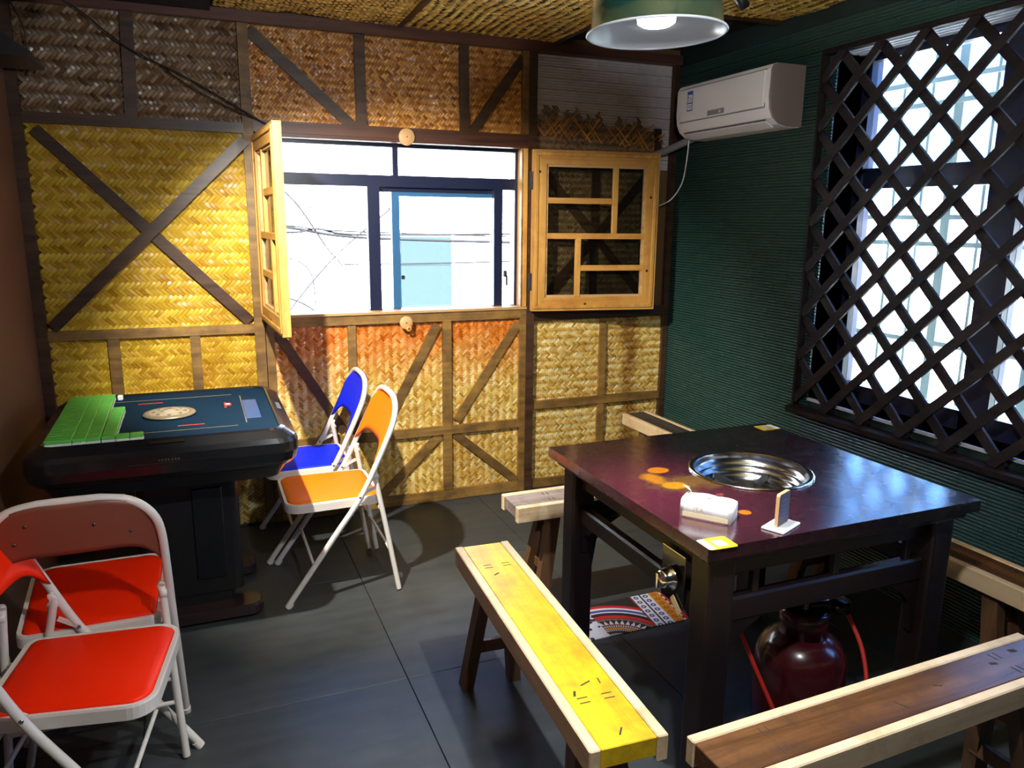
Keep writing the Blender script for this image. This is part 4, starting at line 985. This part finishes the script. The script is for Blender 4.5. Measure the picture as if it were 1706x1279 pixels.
MB().cbox(.262, -.17, .7702, .318, .14, .7715, .0005).build('blue_sheen', plain('blue sheen', (.008,.06,.19), .3), mt_)  # blue reflection on the cloth, painted as a flat strip
# pedestal and H foot
MB().prism(rrect(-.13, -.17, .22, .17, .03), .10, .60, top_in=.0).build('pedestal', M['black_satin'], mt_)
MB().cbox(.055, -.178, .16, .16, -.168, .52, .004).build('pedestal_door', M['black_gloss'], mt_)
for yy in (-.175, .19): MB().prism(rrect(-.30, yy-.055, .285, yy+.055, .05, 5), .012, .055, top_in=.010).build('foot_bar', plain('dark brown plastic', (.035,.018,.018), .3), mt_)
MB().cbox(-.09, -.16, .03, .18, .18, .12, .01).build('base_link', M['black_satin'], mt_)
for (x, y) in ((-.26,-.175),(.25,-.175),(-.26,.19),(.25,.19)): MB().lathe([(0,0),(.018,0),(.020,.012),(0,.012)], 12, cen=(x,y,0)).build('levelling_foot', M['black_rub'], mt_)

# mahjong tiles: green backs upwards
tl_g = MB(); tl_g.cbox(-.0205,-.0150,.011,.0205,.0150,.0235,.0022); tile_green = tl_g.mesh('tile_back'); tile_green.materials.append(M['tile_green'])
tl_w = MB(); tl_w.cbox(-.0205,-.0150,0,.0205,.0150,.0112,.0015); tile_white = tl_w.mesh('tile_face'); tile_white.materials.append(M['tile_white'])
first = bpy.data.objects.new('mahjong_tile', None); COL.objects.link(first); first.empty_display_size = .01
tag(first, 'mahjong tile lying green back up in the block on the mahjong table', 'mahjong tile', 'mahjong tiles in the green block on the table')
g_ = link('tile_back', tile_green, None, first); w_ = link('tile_face', tile_white, None, first)
spots = []
for c_ in range(4):
    for r_ in range(22): spots.append((-3.016+.0415*c_ + (.004 if c_ < 1 else 0) - .0004*r_, -1.053+.0308*r_))
for r_ in range(14): spots.append((-2.848, -1.053+.0308*r_+.004))
spots += [(-2.806, -1.053), (-2.764, -1.052)]
for i, (x, y) in enumerate(spots):
    if i == 0: o = first
    else:
        o = first.copy(); COL.objects.link(o)
        for ch in (g_, w_): cc = ch.copy(); COL.objects.link(cc); cc.parent = o
    o.location = (x + random.uniform(-.0004,.0004), y, .7702); o.rotation_euler = (0,0,random.uniform(-.008,.008))
dc = tag(MB().cbox(-.010,-.010,0,.010,.010,.020,.003).build('die', M['tile_white']), 'small white die at the far corner of the green tile block', 'die'); dc.location = (-2.862,-.405,.7702)

# ---------------------------------------------------------------- hot pot table
TX, TY = -1.022, -1.993; THX, THY = .457, .443
tb = thing('hotpot_table', 'dark red lacquered square table with a steel pot well in its middle', 'table', (TX,TY,0))
# top with round hole
hc = (.022, -.002); hr = .177
n = 64; V = []; F = []
def sqpt(a):
    c, s = math.cos(a), math.sin(a); k = min(THX/abs(c) if abs(c) > 1e-9 else 9, THY/abs(s) if abs(s) > 1e-9 else 9); return (c*k, s*k)
ang0 = [2*PI*i/n for i in range(n)]
cor = [math.atan2(THY, THX), PI-math.atan2(THY, THX), PI+math.atan2(THY, THX), 2*PI-math.atan2(THY, THX)]
for c_ in cor:
    i = min(range(n), key=lambda i: abs(ang0[i]-c_)); ang0[i] = c_
outer = [sqpt(a) for a in ang0]; inner = [(hc[0]+hr*math.cos(a), hc[1]+hr*math.sin(a)) for a in ang0]
for z in (.75, .718): V += [(x, y, z) for x, y in outer]+[(x, y, z) for x, y in inner]
for k in range(n):
    k2 = (k+1) % n
    F += [(k, k2, n+k2, n+k), (2*n+k, 3*n+k, 3*n+k2, 2*n+k2), (k, 2*n+k, 2*n+k2, k2), (n+k, n+k2, 3*n+k2, 3*n+k)]
m = MB(); m.add(V, F); m.build('tabletop', M['lacquer_top'], tb)
for (x0,y0,x1,y1) in ((-.435,-.422,.435,-.400),(-.435,.400,.435,.422),(-.435,-.400,-.413,.400),(.413,-.400,.435,.400)): MB().cbox(x0,y0,.694,x1,y1,.718,.004).build('edge_moulding', M['lacquer'], tb)
lx, ly = .378, .365; s_ = .040
for sx_ in (-1,1):
    for sy in (-1,1):
        cx, cy = sx_*lx, sy*ly
        m = MB().prism(rrect(cx-s_, cy-s_, cx+s_, cy+s_, .010, 3), 0, .700, top_in=.012)
        lg = m.build('leg', M['lacquer'], tb)
        # spandrel brackets under apron and under stretcher
        for (ax, zt, L_) in ((0,.505,.135),(1,.512,.085)):
            pr = [(0,0),(1,0),(.55,-.18),(.22,-.45),(.10,-1),(0,-1)]
            P2 = []
            for u, v in pr:
                if ax == 0: P2.append((cx - sx_*(s_+u*L_*.9), zt+v*L_*1.2))
                else: P2.append((cy - sy*(s_+u*L_*.9), zt+v*L_*1.2))
            V = []; 
            for d in (-.012,.012):
                for a, z in P2: V.append((a, cy+d, z) if ax == 0 else (cx+d, a, z))
            nn = len(P2); F = [tuple(range(nn)), tuple(range(2*nn-1, nn-1, -1))]+[(k, nn+k, nn+(k+1) % nn, (k+1) % nn) for k in range(nn)]
            q_ = MB(); q_.add(V, F); q_.build('bracket', M['lacquer'], lg)
for sg in (-1,1):
    MB().cbox(-lx+s_, sg*ly-.014, .635, lx-s_, sg*ly+.014, .716, .003).build('apron', M['lacquer'], tb)
    MB().cbox(sg*lx-.014, -ly+s_, .635, sg*lx+.014, ly-s_, .716, .003).build('apron', M['lacquer'], tb)
    MB().cbox(-lx+s_, sg*ly-.018, .505, lx-s_, sg*ly+.018, .572, .006).build('stretcher', M['lacquer'], tb)
    MB().cbox(sg*lx-.018, -ly+s_, .512, sg*lx+.018, ly-s_, .570, .006).build('stretcher', M['lacquer'], tb)
for xx in (-.248, .022, .285): MB().cbox(xx-.010, -ly-.010, .570, xx+.010, -ly+.010, .637, .002).build('strut', M['lacquer'], tb)
# pot well
pw = thing('pot_well', 'polished steel round burner well sunk in the hot pot table', 'hot pot burner', (TX+hc[0], TY+hc[1], .75))
MB().lathe([(.172,-.006),(.185,.0005),(.188,.003),(.184,.0058),(.176,.005),(.170,.001)], 64).build('rim', M['steel'], pw)
MB().lathe([(.171,.003),(.168,-.010),(.167,-.026),(.158,-.029),(.157,-.033),(.155,-.044),(.147,-.047),(.146,-.051),(.143,-.062),(.136,-.065),(.135,-.090)], 64).build('bowl', M['steel_bowl'], pw)
MB().lathe([(.1352,-.088),(.12,-.097),(0,-.099)], 48).build('bowl_floor', M['bowl_dark'], pw)
MB().lathe([(.1,-.097),(.1,-.088),(.078,-.088),(.078,-.097)], 40).build('burner_ring', M['steel_dark'], pw)
MB().lathe([(.045,-.098),(.045,-.080),(.030,-.076),(0,-.075)], 32).build('burner_head', M['steel_dark'], pw)
for k in range(5):
    a = .5+k*2*PI/5; MB().beam((.137*math.cos(a), .137*math.sin(a), -.066), (.055*math.cos(a), .055*math.sin(a), -.074), .014, .018, (0,0,1)).build('pan_support', M['black_rub'], pw)
# gas tap on the left side
gt = thing('gas_tap', 'chrome gas tap knob on a steel plate under the table edge', 'gas tap', (TX-lx-.020, TY-.235, .555))
MB().cbox(-.006, -.050, -.050, -.003, .055, .095, .001).build('plate', M['black_gloss'], gt); MB().box(-.0065,-.050,.0945,-.003,.055,.0965).build('plate_edge', M['steel'], gt)
m = MB().lathe([(0,-.052),(.020,-.050),(.026,-.040),(.026,-.022),(.033,-.018),(.033,-.008),(0,-.006)], 28, cen=(0,0,.022), axis='x'); m.build('knob', M['steel'], gt)
MB().cbox(-.060, -.004, .0, -.050, .004, .044, .002).build('knob_grip', M['steel'], gt)
MB().cbox(-.003, -.04, -.045, .03, .04, .03, .003).build('valve_body', M['steel_dark'], gt)
MB().beam((-.010,-.005,-.030),(-.010,-.045,-.062),.020,.002,(-1,0,0)).build('paper_tag', plain('faded paper tag', (.75,.60,.30), .6), gt)

# items on the table
def quad_on(name, pts, z, mat, parent, th=.0006):
    m = MB(); m.add([(x, y, z) for x, y in pts]+[(x, y, z+th) for x, y in pts], [(3,2,1,0),(4,5,6,7),(0,1,5,4),(1,2,6,5),(2,3,7,6),(3,0,4,7)]); return m.build(name, mat, parent)
def sticker(label, loc, rz, w, d):
    t = thing('order_sticker', label, 'sticker', loc, rz, 'yellow stickers on the hot pot table')
    MB().prism(rrect(-w/2, -d/2, w/2, d/2, .008), 0, .0008).build('sheet', M['yellow'], t)
    MB().box(-w/2, -d/2+.003, .0008, -w/2+w*.24, d/2-.003, .0012).build('white_strip', M['paper'], t)
    MB().box(-w*.12, -d*.30, .0008, w*.24, d*.24, .0012).build('blank_square', plain('pale grey print', (.62,.60,.66), .5), t)
    k = MB()
    for i in range(5): k.box(-.022+i*.009, d*.33, .0008, -.017+i*.009, d*.42, .0011)
    k.build('printed_marks', plain('brown print', (.45,.25,.02), .5), t)
    return t
sticker('yellow square sticker at the near corner of the hot pot table', (-1.437,-2.413,.7502), math.radians(-2), .080, .062)
sticker('yellow square sticker at the far right corner of the hot pot table', (-.607,-1.606,.7502), math.radians(180), .080, .060)
# tissue pack
tp = thing('tissue_pack', 'white soft pack of paper tissues on the hot pot table', 'tissue pack', (-1.352,-2.262,.7502), math.radians(-52))
L2, W2, H2 = .066, .038, .052
V = []; F = []; nx, ny = 10, 9
for i in range(nx+1):
    u = -1+2*i/nx; e = 1-.10*abs(u)**6
    for j in range(ny+1):
        a = PI*j/ny; cc = math.cos(a); ss = math.sin(a)
        y = W2*e*math.copysign(abs(cc)**.35, cc); z = H2*(abs(ss)**.42)*(1-.06*u*u)*(1+.03*math.sin(u*7+j)); V.append((L2*u, y, z))
for i in range(nx):
    for j in range(ny): a = i*(ny+1)+j; F.append((a, a+1, a+ny+2, a+ny+1))
F.append(tuple(range(ny+1))[::-1]); F.append(tuple(nx*(ny+1)+j for j in range(ny+1)))
F.append(tuple([i*(ny+1) for i in range(nx+1)]+[i*(ny+1)+ny for i in range(nx,-1,-1)]))
m = MB(); m.add(V, F, True); body_ = m.build('wrapper', M['paper'], tp)
m = MB(); m.add([(-.048,.008,.051),(.012,.010,.054),(.010,-.012,.054),(-.046,-.004,.051),(-.062,.022,.064),(-.078,.020,.066),(-.050,.000,.060)], [(0,1,2,3),(0,3,6,4),(4,6,5)], True); m.build('tissue_tip', M['paper'], tp)
MB().box(-.058, -.0386, .004, .060, -.0378, .016).build('gold_band', plain('pale gold band', (.80,.64,.40), .5), tp)
try:
    cu = bpy.data.curves.new('print', 'FONT'); cu.body = 'ITA'; cu.size = .018; cu.extrude = .0002
    tmp = bpy.data.objects.new('tmp', cu); COL.objects.link(tmp); dg = bpy.context.evaluated_depsgraph_get(); me = bpy.data.meshes.new_from_object(tmp.evaluated_get(dg)); bpy.data.objects.remove(tmp)
    me.materials.clear(); o = link('printed_letters', me, M['paper_gold'], tp); o.location = (-.030,-.0388,.020); o.rotation_euler = (PI/2,0,0)
except Exception as ex: print('text', ex)
# order sign
sg_ = thing('table_sign', 'small upright wooden sign on a white base behind the tissue pack', 'table sign', (-1.222,-2.385,.7502), math.radians(36))
sg_.location = (-1.222,-2.385,.7502); sg_.rotation_euler = (0,0,math.radians(-24))
MB().cbox(-.048,-.030,0,.048,.030,.006,.002).build('base', M['white_plastic'], sg_)
MB().prism(rrect(-.030,-.004,.030,.004,.0025,2),.006,.012).build('foot_groove', M['ply'], sg_)
m = MB(); pr = rrect(-.030,.008,.030,.092,.007,4); nn = len(pr); m.add([(x,-.0045,z) for x, z in pr]+[(x,.0045,z) for x, z in pr], [tuple(range(nn)), tuple(range(2*nn-1,nn-1,-1))]+[(k,nn+k,nn+(k+1)%nn,(k+1)%nn) for k in range(nn)]); pn = m.build('panel', M['ply'], sg_)
MB().box(-.0285,-.0052,.0095,.0285,-.0045,.0905).build('printed_face', plain('dark brown print', (.06,.035,.045), .4), pn)
k = MB()
for z in (.026,.036,.046,.058,.072): k.box(-.014,-.0057,z,.012,-.0051,z+.003)
k.build('printed_marks', plain('faint print', (.14,.12,.2), .5), pn)
sg_.rotation_euler = (0,0,math.radians(24))

# gas cylinder and hoses under the table
gc = thing('gas_cylinder', 'small dark red gas cylinder standing under the hot pot table', 'gas cylinder', (-.965,-2.235,0))
MB().lathe([(0,.014),(.07,.014),(.105,.022),(.124,.045),(.130,.08),(.130,.235),(.126,.265),(.110,.298),(.082,.322),(.045,.336),(0,.340)], 40).build('tank', M['red_paint'], gc)
MB().lathe([(.085,0),(.095,0),(.100,.035),(.090,.035)], 32).build('foot_ring', M['red_paint'], gc)
MB().lathe([(.060,.33),(.068,.325),(.070,.40),(.060,.405)], 28, ang=2*PI).build('valve_guard', M['red_paint'], gc)
MB().lathe([(0,.33),(.022,.33),(.022,.36),(.015,.37),(.015,.42),(.010,.43),(.010,.445),(.030,.448),(.034,.455),(.034,.470),(.028,.476),(0,.478)], 20).build('valve', M['black_gloss'], gc)
rg = MB().tube([(.015,0,.405),(.060,-.01,.405),(.095,-.02,.400)], .013, 12); rg.lathe([(0,-.018),(.034,-.016),(.034,.016),(0,.018)], 20, cen=(.105,-.022,.400)); rg.build('regulator', M['black_gloss'], gc)
tag(MB().tube(smooth_path([(-.84,-2.26,.395),(-.825,-2.27,.36),(-.825,-2.33,.28),(-.86,-2.385,.18),(-.95,-2.41,.09),(-1.06,-2.40,.06),(-1.12,-2.36,.12),(-1.17,-2.31,.25),(-1.23,-2.26,.42),(-1.28,-2.23,.56),(-1.30,-2.22,.68)], 6), .0065, 8).build('gas_hose', M['red_hose']), 'red gas hose looping from the cylinder regulator up to the table', 'hose')
tag(MB().tube(smooth_path([(-1.36,-2.23,.545),(-1.31,-2.26,.50),(-1.27,-2.27,.52),(-1.255,-2.25,.62),(-1.24,-2.23,.70)], 6), .0065, 8).build('gas_hose', M['red_hose']), 'short red gas hose from the chrome tap up under the table top', 'hose')

# ---------------------------------------------------------------- benches
def bench(label, loc, rz, plank, Lg=1.045, Wd=.183, pale='bench_pale', marks=(), edge_far=None):
    """length along local y, top at z .45"""
    t = thing('bench', label, 'bench', loc, rz, 'wooden benches around the hot pot table')
    e = .026
    MB().cbox(-Wd/2+e+.0008, -Lg/2+.002, .402, Wd/2-e-.0008, Lg/2-.002, .448, .002).build('seat_plank', M[plank], t)
    for sg in (-1,1): MB().cbox(sg*(Wd/2-e), -Lg/2, .388, sg*Wd/2, Lg/2, .450, .003).build('edge_strip', M[pale], t)
    for sy in (-1,1):
        for sx_ in (-1,1):
            a = Vector((sx_*.036, sy*(Lg/2-.17), .402)); b = Vector((sx_*.082, sy*(Lg/2-.095), 0)); 
            m = MB(); hw, hd = .018, .026; V = []
            for p in (a, b):
                for i, j in ((-1,-1),(1,-1),(1,1),(-1,1)): V.append((p.x+i*hw, p.y+j*hd, p.z))
            m.add(V, [(0,1,2,3),(7,6,5,4),(0,4,5,1),(1,5,6,2),(2,6,7,3),(3,7,4,0)]); m.build('leg', M['bench_leg'], t)
        f = .42; MB().cbox(-.07, sy*(Lg/2-.14)-.010, .145, .07, sy*(Lg/2-.14)+.010, .185, .002).build('stretcher', M['bench_leg'], t)
        f = .42; MB().cbox(-.055, sy*(Lg/2-.155)-.010, .290, .055, sy*(Lg/2-.155)+.010, .325, .002).build('stretcher', M['bench_leg'], t)
        k = MB()
        for xx in (-.030,.030): 
            for q in range(2): k.box(xx-.013, sy*(Lg/2-.165)-.011+q*.018, .448, xx+.013, sy*(Lg/2-.165)-.008+q*.018, .4485)
        k.build('tenon_mark', M['char'], t)
    for (x, y, w, l, a) in marks:
        m = MB().beam((x-l*.5*math.sin(a), y-l*.5*math.cos(a), .448), (x+l*.5*math.sin(a), y+l*.5*math.cos(a), .448), w, .0006, (0,0,1)); m.build('burn_mark', M['char'], t)
    return t
mk = [(.0,-.30,.004,.03,1.2),(-.04,-.33,.006,.02,.4),(.035,-.30,.003,.02,.1),(-.02,.30,.005,.02,1),(.0,-.48,.004,.025,.6)]
bench('bench with bright yellow painted seat and pale edge strips in front of the table', (-1.757,-2.097,0), math.radians(-3.0), 'bench_yellow', marks=mk)
bench('brown bench with pale edges at the bottom right corner of the view', (-1.130,-2.708,0), math.radians(-90+1.6), 'bench_brown', Lg=1.06, Wd=.165, marks=[(.02,-.02,.004,.03,1.2),(.0,.12,.003,.02,.5),(-.01,.33,.008,.02,.3),(.025,.41,.012,.02,.2),(-.03,.43,.012,.02,.2)])
bench('weathered grey bench on the window side of the hot pot table', (-.975,-1.240,0), math.radians(-90), 'bench_grey', Lg=1.04, Wd=.170)
bench('bench with a blackened seat by the right end of the woven wall', (-.300,-.715,0), math.radians(1), 'bench_black', Lg=1.04, Wd=.165)
bench('brown bench along the green wall under the lattice ledge', (-.290,-1.985,0), math.radians(1), 'bench_brown', Lg=1.06, Wd=.165)

# ---------------------------------------------------------------- patterned mat
rgm = MB(); rgm.prism([(.02,0),(.455,0),(.432,-.235),(-.02,-.235)], 0, .003)
rg_o = tag(rgm.build('floor_mat', M['mat_pattern']), 'small patterned floor mat with red orange and blue bands under the table', 'mat'); rg_o.location = (-1.305,-1.335,.0005)
